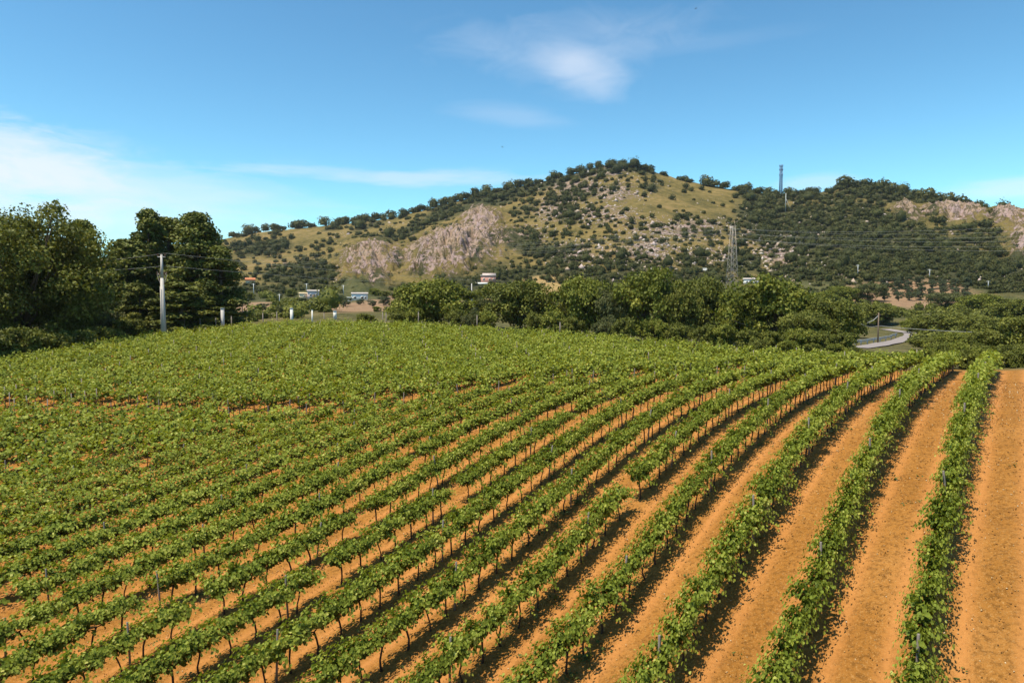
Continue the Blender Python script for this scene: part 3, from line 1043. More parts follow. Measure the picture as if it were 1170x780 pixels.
# weeds at the foot of the rows
mb = MB()
for i in range(len(vines)):
    k, uu, x, y = vines[i]
    if VR[i] > 48:
        continue
    for _ in range(rng.poisson(.75)):
        du, dv_ = rng.uniform(-.5, .5), rng.normal(.12, .25)
        c = np.array([x + DV[0] * du + NV[0] * dv_, y + DV[1] * du + NV[1] * dv_])
        zz = VZ[i] + CZ + .03
        n = int(rng.integers(6, 22))
        sp = rng.uniform(.05, .16)
        b = np.column_stack([c[0] + rng.normal(0, sp, n), c[1] + rng.normal(0, sp, n), zz + np.abs(rng.normal(.05, .05, n))])
        leaf_cloud(mb, b, rng.normal(0, .5, (n, 3)) + [0, 0, 1], rng.normal(0, 1, (n, 3)), rng.uniform(.05, .11, n), np.clip(rng.normal(.5, .3, n), 0, 1), True)
for _ in range(150):
    rr_ = math.sqrt(rng.uniform(13 ** 2, 40 ** 2))
    aa = math.radians(rng.uniform(-5, 38))
    c = (rr_ * math.sin(aa), rr_ * math.cos(aa))
    zz = gz(*c) + .02
    n = int(rng.integers(3, 12))
    b = np.column_stack([c[0] + rng.normal(0, .08, n), c[1] + rng.normal(0, .08, n), zz + np.abs(rng.normal(.02, .03, n))])
    leaf_cloud(mb, b, rng.normal(0, .5, (n, 3)) + [0, 0, 1], rng.normal(0, 1, (n, 3)), rng.uniform(.04, .09, n), np.clip(rng.normal(.5, .3, n), 0, 1), True)
tag(link('row_weeds', mb.mesh('row_weeds', M['weed_leaf'])), 'small green weeds growing along the foot of the vine rows', 'weeds', None, 'stuff')

# clods and stones lying on the soil
ico_v = np.array([(0, 0, 1), (.9, 0, .2), (.28, .85, .2), (-.72, .53, .2), (-.72, -.53, .2), (.28, -.85, .2), (0, 0, -.6)])
ico_f = [(0, i, i % 5 + 1) for i in range(1, 6)] + [(6, i % 5 + 1, i) for i in range(1, 6)]


def pebbles(n, smin, smax, rmax):
    r = np.sqrt(rng.uniform(11 ** 2, rmax ** 2, n))
    a = np.radians(rng.uniform(-40, 40, n))
    x, y = r * np.sin(a), r * np.cos(a)
    ok = sdist(FIELD, x, y) < 0
    x, y, r = x[ok], y[ok], r[ok]
    z = height(x, y) + CZ
    s = rng.uniform(smin, smax, len(x)) ** 1.0 * (.6 + r / 40)
    q = rng.uniform(.6, 1.4, (len(x), 7, 3)) * ico_v[None] * s[:, None, None]
    q += np.column_stack([x, y, z + .02])[:, None]
    f = np.arange(len(x))[:, None, None] * 7 + np.array(ico_f)[None]
    return q.reshape(-1, 3), f.reshape(-1, 3), np.repeat(rng.random(len(x)), 10)


mm, t_, out_ = new_mat('clod')
p_ = nd(t_, 'ShaderNodeBsdfPrincipled')
p_.inputs['Roughness'].default_value = .95
t_.links.new(ramp(t_, attr(t_, 'tint'), [(0, (.20, .08, .014)), (.7, (.30, .13, .025)), (.86, (.46, .28, .11)), (1.0, (.58, .48, .32))]), p_.inputs[0])
t_.links.new(p_.outputs[0], out_.inputs[0])
mb = MB()
mb.add(*pebbles(45000, .006, .024, 50))
tag(link('soil_clods', mb.mesh('soil_clods', mm)), 'loose clods and pale stones scattered over the red soil', 'soil clods', None, 'stuff')


# ------------------------------------------------------------------ trees
def unit(n, r):
    v = r.normal(0, 1, (n, 3))
    return v / np.linalg.norm(v, axis=1)[:, None]


def clump(mb, c, rad, n, size, tint, r, flat=.95, narrow=False):
    """leaf cards spread through one tuft of the crown"""
    d = unit(n, r)
    d[:, 2] = np.where(d[:, 2] < -.5, -d[:, 2] * .6, d[:, 2])
    rr = rad * r.uniform(.45, 1.05, n)[:, None]
    b = c + d * rr * np.array([1, 1, flat])
    nrm = d * .8 + r.normal(0, .55, (n, 3)) + [0, 0, .25]
    up = r.normal(0, 1, (n, 3)) + ([0, 0, .9] if narrow else [0, 0, -.2])
    leaf_cloud(mb, b, nrm, up, size * r.uniform(.65, 1.25, n), np.clip(tint + r.normal(0, .16, n), 0, 1), True, 0, r)


def broad_tree(seed, mat, h=10.0, w=10.0, n_cl=120, n_lf=150, size=.30, low=0.0):
    r = np.random.default_rng(seed)
    mb = MB()
    cen = []
    lob = unit(8, r) * [1, 1, .7]
    la = r.uniform(.15, .38, 8)
    for _ in range(n_cl):
        d = unit(1, r)[0]
        if d[2] < -.2 and r.random() < .5:
            d[2] *= -1
        d[2] = math.copysign(abs(d[2]) ** .8, d[2])
        k = .76 + sum(a * max(0, float(d @ l)) ** 4 for a, l in zip(la, lob)) - .12 * r.random()
        q = k * (r.uniform(.75, 1.0) if r.random() < .74 else r.uniform(.25, .7))
        wq = 1.0 if d[2] > 0 else 1.0 - .22 * abs(d[2])
        c = np.array([d[0] * w / 2 * q * wq, d[1] * w / 2 * q * wq, h * (.46 + low / 2) + d[2] * h * (.5 - low / 2) * q])
        c[2] = max(c[2], h * (low + .06))
        cen.append(c)
        clump(mb, c, r.uniform(.075, .14) * w, int(n_lf * r.uniform(.6, 1.3)), size, r.normal(.45, .16), r)
    fol = mb.mesh('tree_crown', mat)
    mb = MB()
    mb.tube([(0, 0, -.4), (.05, 0, h * .1), (.1, .1, h * .25), (.0, .1, h * .5), (0, 0, h * .72)], np.array([.035, .026, .021, .013, .005]) * h, 8)
    for c in cen[:14]:
        z0 = r.uniform(.10, .4) * h
        a = np.array([.08, .08, z0])
        mid = (a + c) / 2 + [0, 0, -.03 * h]
        mb.tube([a, mid, c], np.array([.012, .008, .003]) * h, 5)
    return mb.mesh('tree_trunk', M['tree_bark'], True), fol


def pine_tree(seed, h=14.0, w=7.0, n_cl=105, n_lf=170, size=.30, low=.18, spire=.5):
    r = np.random.default_rng(seed)
    mb = MB()
    tm = MB()
    tm.tube([(0, 0, -.4), (.1, 0, h * .3), (0, .1, h * .65), (0, 0, h * .96)], np.array([.024, .018, .011, .003]) * h, 8)
    for i in range(n_cl):
        t = r.random() ** .9
        z = low + (1 - low) * t
        prof = (1 - t) ** spire * (0.55 + .45 * math.sin(min(t * 3.3 + .55, 1.57))) * (.84 + .16 * math.sin(i * 2.4 + z * 9))
        a = r.uniform(0, 2 * np.pi)
        q = w / 2 * prof * (r.uniform(.55, 1.0))
        c = np.array([math.cos(a) * q, math.sin(a) * q, z * h])
        rad = w * r.uniform(.10, .18) * (1.0 - .30 * t)
        clump(mb, c, rad, int(n_lf * r.uniform(.6, 1.3)), size, r.normal(.45, .17), r, .85, True)
        if i % 3 == 0:
            tm.tube([(0, 0, max(z - .05, .1) * h), (c[0] * .6, c[1] * .6, z * h - .15), c], np.array([.008, .005, .002]) * h, 4)
    return tm.mesh('tree_trunk', M['tree_bark'], True), mb.mesh('tree_crown', M['pine_leaf'])


def tree_thing(name, pair, x, y, z, h, w, h0, w0, label, cat='tree', group=None, rz=None):
    t = empty(name, (x, y, z), random.uniform(0, 6.28) if rz is None else rz, (w / w0, w / w0, h / h0))
    link('trunk', pair[0], t)
    link('crown', pair[1], t)
    return tag(t, label, cat, group)


def at_px(px, dist):
    dx, dy, _ = pray(px, 345.0)
    return float(dx) * dist, float(dist)


def place_tree(name, pair, px, top, wpx, dist, label, h0, w0, cat='tree', group=None, sink=0.0):
    x, y = at_px(px, dist)
    zb = gz(x, y) - sink
    _, _, tz = pray(px, top)
    zt = float(tz) * dist + CZ
    h = max(zt - zb, 1.0)
    w = wpx / FPX * dist
    return tree_thing(name, pair, x, y, zb, h, w, h0, w0, label, cat, group)


BR = [broad_tree(21, M['broad_leaf'], 7), broad_tree(22, M['broad_leaf'], 7), broad_tree(23, M['bright_leaf'], 7), broad_tree(24, M['bright_leaf'], 7, n_cl=100),
      broad_tree(25, M['pale_leaf'], 7, n_cl=80, n_lf=120)]
BIG = broad_tree(31, M['broad_leaf'], 16, 17, 240, 300, .28, .03)
BIG2 = broad_tree(32, M['broad_leaf'], 16, 14, 210, 280, .28, .03)
PN = [pine_tree(41, spire=.42, low=.05), pine_tree(42, spire=.55, low=.05), pine_tree(43, w=9, n_cl=140, spire=.5, low=.05), pine_tree(44, low=.02, n_cl=120, spire=.35)]
BU = [broad_tree(51, M['broad_leaf'], 4, 5, 60, 120, .22, -.05), broad_tree(52, M['bright_leaf'], 4, 5, 60, 120, .22, -.05), broad_tree(53, M['pale_leaf'], 4, 5, 60, 110, .2, -.05),
      broad_tree(54, M['olive_leaf'], 4, 4.4, 46, 90, .2, .05)]

T = place_tree
# left: broadleaf giants, then the pines round the power pole
T('broadleaf_tree', BIG, 22, 240, 178, 88, 'huge dark broadleaf tree filling the left edge behind the vines', 16, 17)
T('broadleaf_tree', BIG2, -38, 250, 120, 84, 'dark broadleaf tree cut off by the left edge of the photo', 16, 14)
T('broadleaf_tree', BIG2, 70, 292, 82, 92, 'lower dark broadleaf tree on the right flank of the huge left one', 16, 14)
T('pine_tree', PN[1], 95, 251, 72, 104, 'slender pine rising between the huge broadleaf tree and the pine clump', 14, 7, 'pine')
T('pine_tree', PN[2], 146, 276, 96, 108, 'broad low pine at the left end of the pine clump', 14, 9, 'pine')
T('pine_tree', PN[0], 172, 245, 70, 112, 'tall pine just left of the top of the power pole', 14, 7, 'pine')
T('pine_tree', PN[1], 194, 248, 75, 116, 'tall pine right behind the top of the power pole', 14, 7, 'pine')
T('pine_tree', PN[2], 226, 246, 98, 110, 'tallest broad pine just right of the power pole', 14, 9, 'pine')
T('pine_tree', PN[0], 252, 285, 75, 108, 'lower rounded pine at the right end of the pine clump', 14, 7, 'pine')
T('pine_tree', PN[3], 206, 325, 91, 100, 'young bushy pine with light tips behind the power pole', 14, 7, 'pine', None, .5)
T('pine_tree', PN[3], 160, 326, 59, 99, 'young bushy pine just left of the power pole', 14, 7, 'pine', None, .5)
T('pine_tree', PN[3], 242, 338, 65, 106, 'small bushy pine beside the grey concrete stub', 14, 7, 'pine', None, .5)
T('shrub', BU[2], 121, 345, 46, 97, 'pale green shrub under the gap between broadleaf tree and pines', 4, 5, 'shrub')
T('shrub', BU[0], 148, 357, 44, 96, 'dark round shrub at the foot of the pine clump', 4, 5, 'shrub')
# hedge of shrubs along the left end of the field
for n, (px, top, w, d) in enumerate([(-18, 362, 56, 72), (12, 366, 60, 74), (45, 370, 60, 77), (78, 372, 56, 81), (104, 368, 48, 86), (128, 371, 40, 90)]):
    T('hedge_shrub', BU[0], px, top, w, d, '%s dark shrub from the left in the low hedge under the huge tree' % nth(n + 1), 4, 5, 'shrub', 'hedge along the left end of the field', .6)
# the line of trees beyond the crest, from left to right
L_ = 'trees beyond the crest of the field'
T('shrub', BU[0], 418, 356, 26, 112, 'small dark shrub alone at the field edge below the ruined house', 4, 5, 'shrub')
T('broadleaf_tree', BR[0], 466, 335, 36, 114, 'small dark tree at the left end of the tree line', 7, 10, 'tree', L_)
T('broadleaf_tree', BR[2], 498, 315, 92, 112, 'wide olive-green tree, first big one in the tree line from left', 7, 10, 'tree', L_)
T('broadleaf_tree', BR[4], 551, 338, 42, 114, 'pale yellowish small tree in front of the pink house', 7, 10, 'tree', L_)
T('broadleaf_tree', BR[0], 594, 315, 76, 112, 'wide dark tree just right of the pink house', 7, 10, 'tree', L_)
T('broadleaf_tree', BR[2], 664, 311, 74, 109, 'rounded tree right of the straw-coloured clearing', 7, 10, 'tree', L_)
T('broadleaf_tree', BR[4], 697, 322, 46, 106, 'yellowish tree squeezed between two rounded green trees', 7, 10, 'tree', L_)
T('broadleaf_tree', BR[3], 735, 305, 84, 106, 'tallest light-topped tree in the middle of the tree line', 7, 10, 'tree', L_)
T('broadleaf_tree', BR[1], 772, 322, 56, 104, 'dark tree tucked right of the tallest light-topped tree', 7, 10, 'tree', L_)
T('broadleaf_tree', BR[0], 802, 309, 62, 112, 'dark tree in front of the foot of the lattice pylon', 7, 10, 'tree', L_)
T('broadleaf_tree', BR[2], 848, 330, 52, 104, 'lower tree left of the big bright rounded one', 7, 10, 'tree', L_)
T('broadleaf_tree', BR[3], 886, 314, 108, 102, 'big bright rounded tree right of the lattice pylon', 7, 10, 'tree', L_)
T('broadleaf_tree', BR[1], 948, 337, 72, 99, 'dark shaded tree at the right end of the tree line by the road', 7, 10, 'tree', L_)
T('broadleaf_tree', BR[0], 918, 352, 60, 92, 'low dark tree under the right side of the big bright tree', 7, 10, 'tree', L_)
# right-hand valley
R_ = 'trees in the valley on the right'
T('broadleaf_tree', BR[1], 1003, 345, 52, 215, 'round dark umbrella-shaped tree behind the wooden pole by the road', 7, 10, 'tree', R_)
T('broadleaf_tree', BR[4], 992, 322, 42, 290, 'yellowish bush left of the orange olive grove', 7, 10, 'tree', R_)
T('broadleaf_tree', BR[3], 962, 326, 40, 285, 'olive-green tree left of the yellowish bush by the grove', 7, 10, 'tree', R_)
T('broadleaf_tree', BR[2], 940, 332, 40, 250, 'green tree behind the right end of the tree line', 7, 10, 'tree', R_)
T('broadleaf_tree', BR[4], 1082, 332, 40, 255, 'yellowish tree at the right side of the orange olive grove', 7, 10, 'tree', R_)
T('broadleaf_tree', BR[2], 1122, 334, 50, 235, 'olive-green rounded tree right of the olive grove', 7, 10, 'tree', R_)
T('broadleaf_tree', BR[1], 1158, 340, 52, 190, 'dark tree touching the right edge above the wire', 7, 10, 'tree', R_)
T('broadleaf_tree', BR[2], 1048, 362, 36, 185, 'small bright tree just beyond the bend of the road', 7, 10, 'tree', R_)
T('broadleaf_tree', BR[0], 1088, 355, 74, 150, 'dark tree right of the road bend above the vines', 7, 10, 'tree', R_)
T('broadleaf_tree', BR[1], 1132, 360, 76, 132, 'dark tree in the wood behind the end of the last vine row', 7, 10, 'tree', R_)
T('broadleaf_tree', BR[0], 1066, 384, 50, 108, 'low dark tree touching the right side of the road', 7, 10, 'tree', R_)
T('broadleaf_tree', BR[2], 1104, 378, 66, 98, 'green tree low behind the bushy end of the vine rows', 7, 10, 'tree', R_)
T('broadleaf_tree', BR[1], 1150, 374, 74, 86, 'dark tree over the bare soil at the right edge', 7, 10, 'tree', R_)
T('broadleaf_tree', BR[0], 1184, 356, 76, 80, 'dark tree cut off by the right edge of the photo', 7, 10, 'tree', R_)
T('broadleaf_tree', BR[2], 1020, 366, 36, 240, 'green tree behind the road, right of the umbrella-shaped one', 7, 10, 'tree', R_)
T('broadleaf_tree', BR[0], 970, 362, 42, 150, 'dark tree between the tree line and the wooden pole', 7, 10, 'tree', R_)

# undergrowth along the far edge of the vines
UG = [(455, 350, 30, 0), (474, 349, 26, 1), (520, 350, 30, 0), (536, 352, 26, 2), (556, 353, 30, 1), (612, 352, 30, 0), (632, 353, 34, 1), (655, 358, 34, 0), (690, 360, 34, 2), (712, 358, 32, 0), (750, 362, 34, 1),
      (776, 364, 34, 0), (806, 366, 32, 0), (828, 368, 34, 1), (856, 372, 36, 0), (886, 374, 36, 0), (914, 372, 34, 1), (938, 374, 34, 0), (962, 376, 34, 0), (1076, 386, 34, 0), (1096, 388, 32, 1), (1120, 388, 36, 0), (1148, 390, 36, 0), (1172, 390, 36, 0)]
UG += [(868, 385, 26, 0), (900, 387, 26, 1), (930, 389, 26, 0), (956, 391, 26, 1), (976, 394, 22, 0), (992, 399, 20, 1), (1010, 401, 20, 0), (1028, 400, 20, 1), (1046, 396, 24, 0), (1064, 395, 26, 1), (1084, 395, 26, 0), (1104, 395, 26, 0), (1122, 395, 28, 1), (1140, 396, 28, 0), (1158, 396, 30, 0), (1178, 396, 30, 0)]
UG.sort()
for n, (px, top, w, k) in enumerate(UG):
    d = float(np.interp(px, [450, 600, 700, 860, 1000, 1080, 1170], [107, 101, 94, 82, 78, 62, 60]))
    if top > 384 and px > 860 and (px, top) not in [(1076, 386), (1096, 388), (1120, 388), (1148, 390), (1172, 390)]:
        d = float(np.interp(px, [860, 960, 1030, 1090, 1180], [78, 70, 63, 55, 53]))
    T('shrub', BU[k], px, top, w, d, '%s shrub in the undergrowth at the foot of the trees, %s from the left' % (['dark', 'bright green', 'pale'][k], nth(n + 1)), 4, 5, 'shrub', 'undergrowth behind the far vines', .5)

# olive grove on orange soil, orchard and scrub on the left plain
olives = [(x + random.uniform(-2, 2), y + random.uniform(-.7, .7)) for y in (326, 331, 337, 344) for x in range(1012, 1112, 13)]
ox, oy, oz, _ = ground_hit([o[0] for o in olives], [o[1] for o in olives], 130, 900)
for i, o in enumerate(sorted(range(len(olives)), key=lambda i: (round(i // 8), olives[i][0]))):
    rowi, n = i // 8, i % 8
    s = random.uniform(3.0, 4.3)
    tree_thing('olive_tree', BU[3], ox[o], oy[o], oz[o] + CZ, s * 1.0, s * 1.15, 4, 4.4,
               'grey-green olive tree, %s from the left in the %s row of the orange grove' % (nth(n + 1), ['highest', 'upper middle', 'lower middle', 'lowest'][rowi]), 'olive tree', 'olive grove on orange soil')
plain = [(268, 346, 1), (285, 343, 0), (300, 340, 1), (318, 341, 3), (333, 339, 0), (345, 348, 3), (368, 346, 3), (380, 340, 1), (388, 347, 3), (428, 338, 1), (440, 340, 0), (452, 341, 2),
         (300, 356, 3), (322, 357, 2), (345, 357, 3), (372, 340, 3), (430, 356, 1), (446, 357, 2), (395, 350, 3), (412, 348, 3), (425, 350, 3), (438, 349, 3), (470, 350, 3), (530, 345, 3), (523, 338, 2)]
bx, by, bz, _ = ground_hit([p[0] for p in plain], [p[1] for p in plain], 128, 700)
for n, i in enumerate(sorted(range(len(plain)), key=lambda i: plain[i][0])):
    s = by[i] * random.uniform(10, 17) / FPX
    kind = ['dark', 'bright green', 'pale', 'grey-green'][plain[i][2]]
    tree_thing('shrub', BU[plain[i][2]], bx[i], by[i], bz[i] + CZ - .2, s * .7, s * 1.1, 4, 5 if plain[i][2] < 3 else 4.4,
               '%s shrub, %s from the left on the plain round the small houses' % (kind, nth(n + 1)), 'shrub', 'shrubs on the plain under the hill')

# ------------------------------------------------------------------ scrub and woods on the hill
BARE = [(800, 232, 45, 14, .1, 1), (755, 232, 40, 16, 0, .8), (355, 268, 30, 7, -.4, .9), (560, 250, 20, 10, -.5, .7), (430, 297, 20, 14, 0, .1), (632, 326, 32, 9, 0, 1.3), (890, 290, 16, 12, 0, .8), (1052, 336, 62, 13, 0, 1.3),
        (455, 350, 130, 9, 0, 1.3), (1095, 247, 50, 7, .1, .3)]
hr = np.random.default_rng(77)
NC = 46000
cpx, cpy = hr.uniform(215, 1215, NC), hr.uniform(186, 340, NC)
dens = np.clip(ell(cpx, cpy, WOOD), 0, 1)
dens = np.maximum(dens ** 1.7 * 1.15, .13) - ell(cpx, cpy, BARE) * .6
dens = np.maximum(dens, .02)
dens[(cpy > 332) & (cpx < 560)] *= .3
acc = hr.random(NC) < dens
cpx, cpy, dens = cpx[acc], cpy[acc], dens[acc]
cell, keep = {}, []
for i in range(len(cpx)):
    gx, gy = int(cpx[i] // 7), int(cpy[i] // 7)
    bad = False
    for a in (-1, 0, 1):
        for b in (-1, 0, 1):
            for j in cell.get((gx + a, gy + b), ()):
                if ((cpx[i] - cpx[j]) / 5.0) ** 2 + ((cpy[i] - cpy[j]) / 3.4) ** 2 < 1:
                    bad = True
    if not bad:
        cell.setdefault((gx, gy), []).append(i)
        keep.append(i)
cpx, cpy, dens = cpx[keep], cpy[keep], dens[keep]
hx, hy, hz, hok = ground_hit(cpx, cpy, 300, 1000)
hR = np.hypot(hx, hy)
good = hok & (hR < 880) & (hR > 305)


def scrub(mb, o, w, h, r, n=110, size=.95):
    k = int(r.integers(1, 4))
    for q in range(k):
        a = r.uniform(0, 6.28)
        s = 1.0 if k == 1 else r.uniform(.55, .85)
        d = 0 if k == 1 else w * r.uniform(.18, .32)
        scrub_lobe(mb, o + np.array([math.cos(a) * d, math.sin(a) * d, 0]), w * s, h * s * r.uniform(.85, 1.2), r, int(n / k ** .7), size)


def scrub_lobe(mb, o, w, h, r, n=110, size=.95):
    d = unit(n, r)
    d[:, 2] = np.where(d[:, 2] < -.45, -d[:, 2], d[:, 2])
    ph = r.uniform(0, 6, 3)

    def bump(d):
        return 1 + .20 * np.sin(d[:, 0] * 4 + ph[0]) * np.cos(d[:, 1] * 4 + ph[1]) + .10 * np.sin(d[:, 2] * 5 + ph[2])
    ax = np.array([w / 2, w / 2, h * .58])
    q = d * (r.uniform(.72, 1.0, n) * bump(d))[:, None] * ax + [0, 0, h * .40]
    tone = r.normal(.45, .14)
    leaf_cloud(mb, q + o, d + r.normal(0, .35, (n, 3)) + [0, 0, .15], r.normal(0, 1, (n, 3)), size * r.uniform(.6, 1.3, n), np.clip(tone + r.normal(0, .16, n), 0, 1), True, 0, r)
    # solid core inside the leaves, coloured a little darker than their average
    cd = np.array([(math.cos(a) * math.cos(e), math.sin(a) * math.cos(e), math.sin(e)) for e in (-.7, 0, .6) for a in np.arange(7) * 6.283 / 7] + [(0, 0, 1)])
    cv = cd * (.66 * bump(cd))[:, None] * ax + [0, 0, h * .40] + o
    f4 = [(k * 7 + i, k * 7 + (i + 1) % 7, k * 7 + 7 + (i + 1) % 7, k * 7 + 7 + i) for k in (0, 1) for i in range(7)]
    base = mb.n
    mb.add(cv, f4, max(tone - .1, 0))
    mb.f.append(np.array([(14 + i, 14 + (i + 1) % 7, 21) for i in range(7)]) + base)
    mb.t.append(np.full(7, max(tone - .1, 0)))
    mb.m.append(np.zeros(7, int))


# low scrub and small trees filling the valley between the tree line and the hill
vm = MB()
nV = 1150
vr = np.sqrt(hr.uniform(134 ** 2, 345 ** 2, nV))
va = np.arctan((hr.uniform(255, 1235, nV) - PCX) / FPX)
vx, vy = vr * np.sin(va), vr * np.cos(va)
vz = height(vx, vy)
vpx_, vpy_ = proj(vx, vy, vz)
skip = (ell(vpx_, vpy_, [(1052, 336, 62, 13, 0, 1.3), (632, 326, 34, 10, 0, 1.3), (440, 349, 75, 6, 0, 1.3), (360, 338, 22, 8, 0, 1.3), (410, 345, 26, 14, 0, 1.3), (283, 352, 26, 9, 0, 1.2)]) > .45) | ((vpx_ > 974) & (vpx_ < 1050) & (vpy_ > 371)) | ((np.abs(vpx_ - 556) < 18) & (vpy_ > 318) & (vpy_ < 335)) | ((np.abs(vpx_ - 858) < 14) & (vpy_ < 332))
for i in np.where(~skip)[0]:
    r_ = np.random.default_rng(9000 + i)
    w = min(3.4 * math.exp(r_.normal(0, .4)), 7.5)
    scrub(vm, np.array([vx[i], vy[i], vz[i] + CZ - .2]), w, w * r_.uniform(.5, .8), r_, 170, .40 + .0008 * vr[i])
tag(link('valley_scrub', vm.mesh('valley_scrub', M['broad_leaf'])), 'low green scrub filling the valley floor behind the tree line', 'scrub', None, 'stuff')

SCV = []
for i in range(6):
    r_ = np.random.default_rng(300 + i)
    mb = MB()
    scrub(mb, np.zeros(3), 6.4, 5.0, r_, 230, .8)
    SCV.append(mb.mesh('scrub_tree', M['scrub_leaf']))
stuffm = MB()
single = []
for i in np.where(good)[0]:
    if dens[i] < .22 and 262 < cpx[i] < 1165 and len(single) < 210 and hr.random() < .7:
        single.append(i)
        continue
    r_ = np.random.default_rng(5000 + i)
    w = min(6.4 * math.exp(r_.normal(0, .40)), 15) * (1.0 if dens[i] > .3 else .75) * hR[i] / 640
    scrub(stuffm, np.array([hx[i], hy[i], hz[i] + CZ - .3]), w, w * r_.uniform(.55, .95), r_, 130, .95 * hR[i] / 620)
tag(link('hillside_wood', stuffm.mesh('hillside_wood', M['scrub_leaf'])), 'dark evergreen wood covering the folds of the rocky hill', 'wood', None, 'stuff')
zones = {}
for i in sorted(single, key=lambda i: cpx[i]):
    px, py = cpx[i], cpy[i]
    side = 'left of the cliffs' if px < 390 else 'by the pink cliffs' if px < 590 else 'below the summit' if px < 760 else 'between summit and mast' if px < 890 else 'right of the mast'
    hi = 'high' if py < 250 else 'midway' if py < 295 else 'low'
    n = zones[(side, hi)] = zones.get((side, hi), 0) + 1
    w = min(4.8 * math.exp(hr.normal(0, .42)), 12) * hR[i] / 620
    o = link('scrub_tree', SCV[int(hr.integers(6))], None, (hx[i], hy[i], hz[i] + CZ - .3), hr.uniform(0, 6.28), (w / 6.4, w / 6.4, w * hr.uniform(.8, 1.05) / 6.4))
    tag(o, 'scrub tree %s on the hill %s, %s there from left' % (hi, side, nth(n)), 'scrub tree', 'lone scrub trees on the open hillside')

# trees standing against the sky along the ridge
SKY = [(267, 10), (282, 6), (292, 7), (303, 8), (315, 11), (323, 7), (337, 11), (345, 10), (354, 9), (370, 10), (386, 11), (395, 9), (405, 8), (413, 11), (423, 9), (433, 10), (447, 11), (462, 10), (474, 9), (483, 10), (496, 11), (506, 10),
       (514, 12), (524, 10), (534, 11), (545, 10), (556, 11), (568, 9), (580, 10), (592, 9), (604, 9), (616, 8), (628, 9), (640, 8), (652, 9), (663, 9), (674, 8), (685, 8), (696, 6), (712, 7), (722, 9), (733, 10), (742, 9),
       (757, 7), (779, 8), (786, 8), (806, 12), (814, 10), (826, 10), (842, 8), (853, 10), (864, 9), (876, 9), (886, 8), (900, 9), (911, 10), (921, 9), (932, 7), (946, 6), (964, 14), (977, 11), (988, 11), (998, 9), (1008, 12), (1018, 10),
       (1030, 11), (1042, 9), (1050, 11), (1060, 12), (1070, 10), (1084, 10), (1096, 11), (1107, 9), (1118, 8), (1127, 8), (1145, 10), (1160, 7)]
cnt = {}
for px, w in SKY:
    dx, dy, _ = pray(px, 250.0)
    a = math.atan2(float(dx), float(dy))
    R = float(np.interp(a, R_AZ, RIDGE[:, 2])) - 3
    x, y = R * math.sin(a), R * math.cos(a)
    w = w * R / FPX * 1.35
    part = 'left shoulder' if px < 500 else 'slope up to the summit' if px < 700 else 'slope down from the summit' if px < 845 else 'saddle under the blue mast' if px < 940 else 'right-hand ridge'
    n = cnt[part] = cnt.get(part, 0) + 1
    o = link('ridge_tree', SCV[int(hr.integers(6))], None, (x, y, gz(x, y) - .5), hr.uniform(0, 6.28), (w / 6.4, w / 6.4, w * hr.uniform(.85, 1.1) / 6.4))
    tag(o, 'dark skyline tree, %s from left on the %s' % (nth(n), part), 'tree', 'trees along the skyline of the hill')

# rocks on the hill
rk = np.random.default_rng(88)
NR = 30000
rpx, rpy = rk.uniform(380, 1200, NR), rk.uniform(186, 325, NR)
rd = ell(rpx, rpy, ROCK)
a_ = rk.random(NR) < np.maximum(rd * .8, .04)
rpx, rpy = rpx[a_], rpy[a_]
qx, qy, qz, qok = ground_hit(rpx, rpy, 320, 900)
mb = MB()
oct_v = np.array([(1, 0, 0), (.3, .95, .1), (-.8, .6, 0), (-.8, -.6, .1), (.3, -.95, 0), (.1, .05, 1.0), (.5, .4, .85), (0, 0, -.8)])
oct_f = [(0, 1, 6), (1, 5, 6), (0, 6, 5), (1, 2, 5), (2, 3, 5), (3, 4, 5), (4, 0, 5), (1, 0, 7), (2, 1, 7), (3, 2, 7), (4, 3, 7), (0, 4, 7)]
n = len(qx)
s = rk.gamma(1.5, .26, n) + .26
V = oct_v[None] * rk.uniform(.55, 1.45, (n, 8, 3)) * (s[:, None, None] * np.array([1, 1, .95]))
ca, sa = np.cos(rk.uniform(0, 6.3, n))[:, None], np.sin(rk.uniform(0, 6.3, n))[:, None]
V = np.stack([V[..., 0] * ca - V[..., 1] * sa, V[..., 0] * sa + V[..., 1] * ca, V[..., 2]], -1)
V += np.column_stack([qx, qy, qz + CZ])[:, None]
F = np.arange(n)[:, None, None] * 8 + np.array(oct_f)[None]
mb.add(V.reshape(-1, 3), F.reshape(-1, 3), np.repeat(rk.random(n), 12))
mm, t_, out_ = new_mat('hill_rock')
p_ = nd(t_, 'ShaderNodeBsdfPrincipled')
p_.inputs['Roughness'].default_value = .95
g_ = nd(t_, 'ShaderNodeNewGeometry')
nn = noise_tex(t_, g_.outputs['Position'], .6, 5, .7)
rc = ramp(t_, attr(t_, 'tint'), [(0, (.30, .21, .15)), (.4, (.40, .31, .24)), (.75, (.40, .31, .31)), (1.0, (.50, .44, .38))])
rc = mixc(t_, mth(t_, 'DIVIDE', mth(t_, 'SUBTRACT', .45, nn), .12, clamp=True), rc, (.15, .12, .09))
t_.links.new(rc, p_.inputs[0])
t_.links.new(p_.outputs[0], out_.inputs[0])
tag(link('hillside_rocks', mb.mesh('hillside_rocks', mm)), 'pale rocks strewn over the slopes and cliffs of the hill', 'rocks', None, 'stuff')


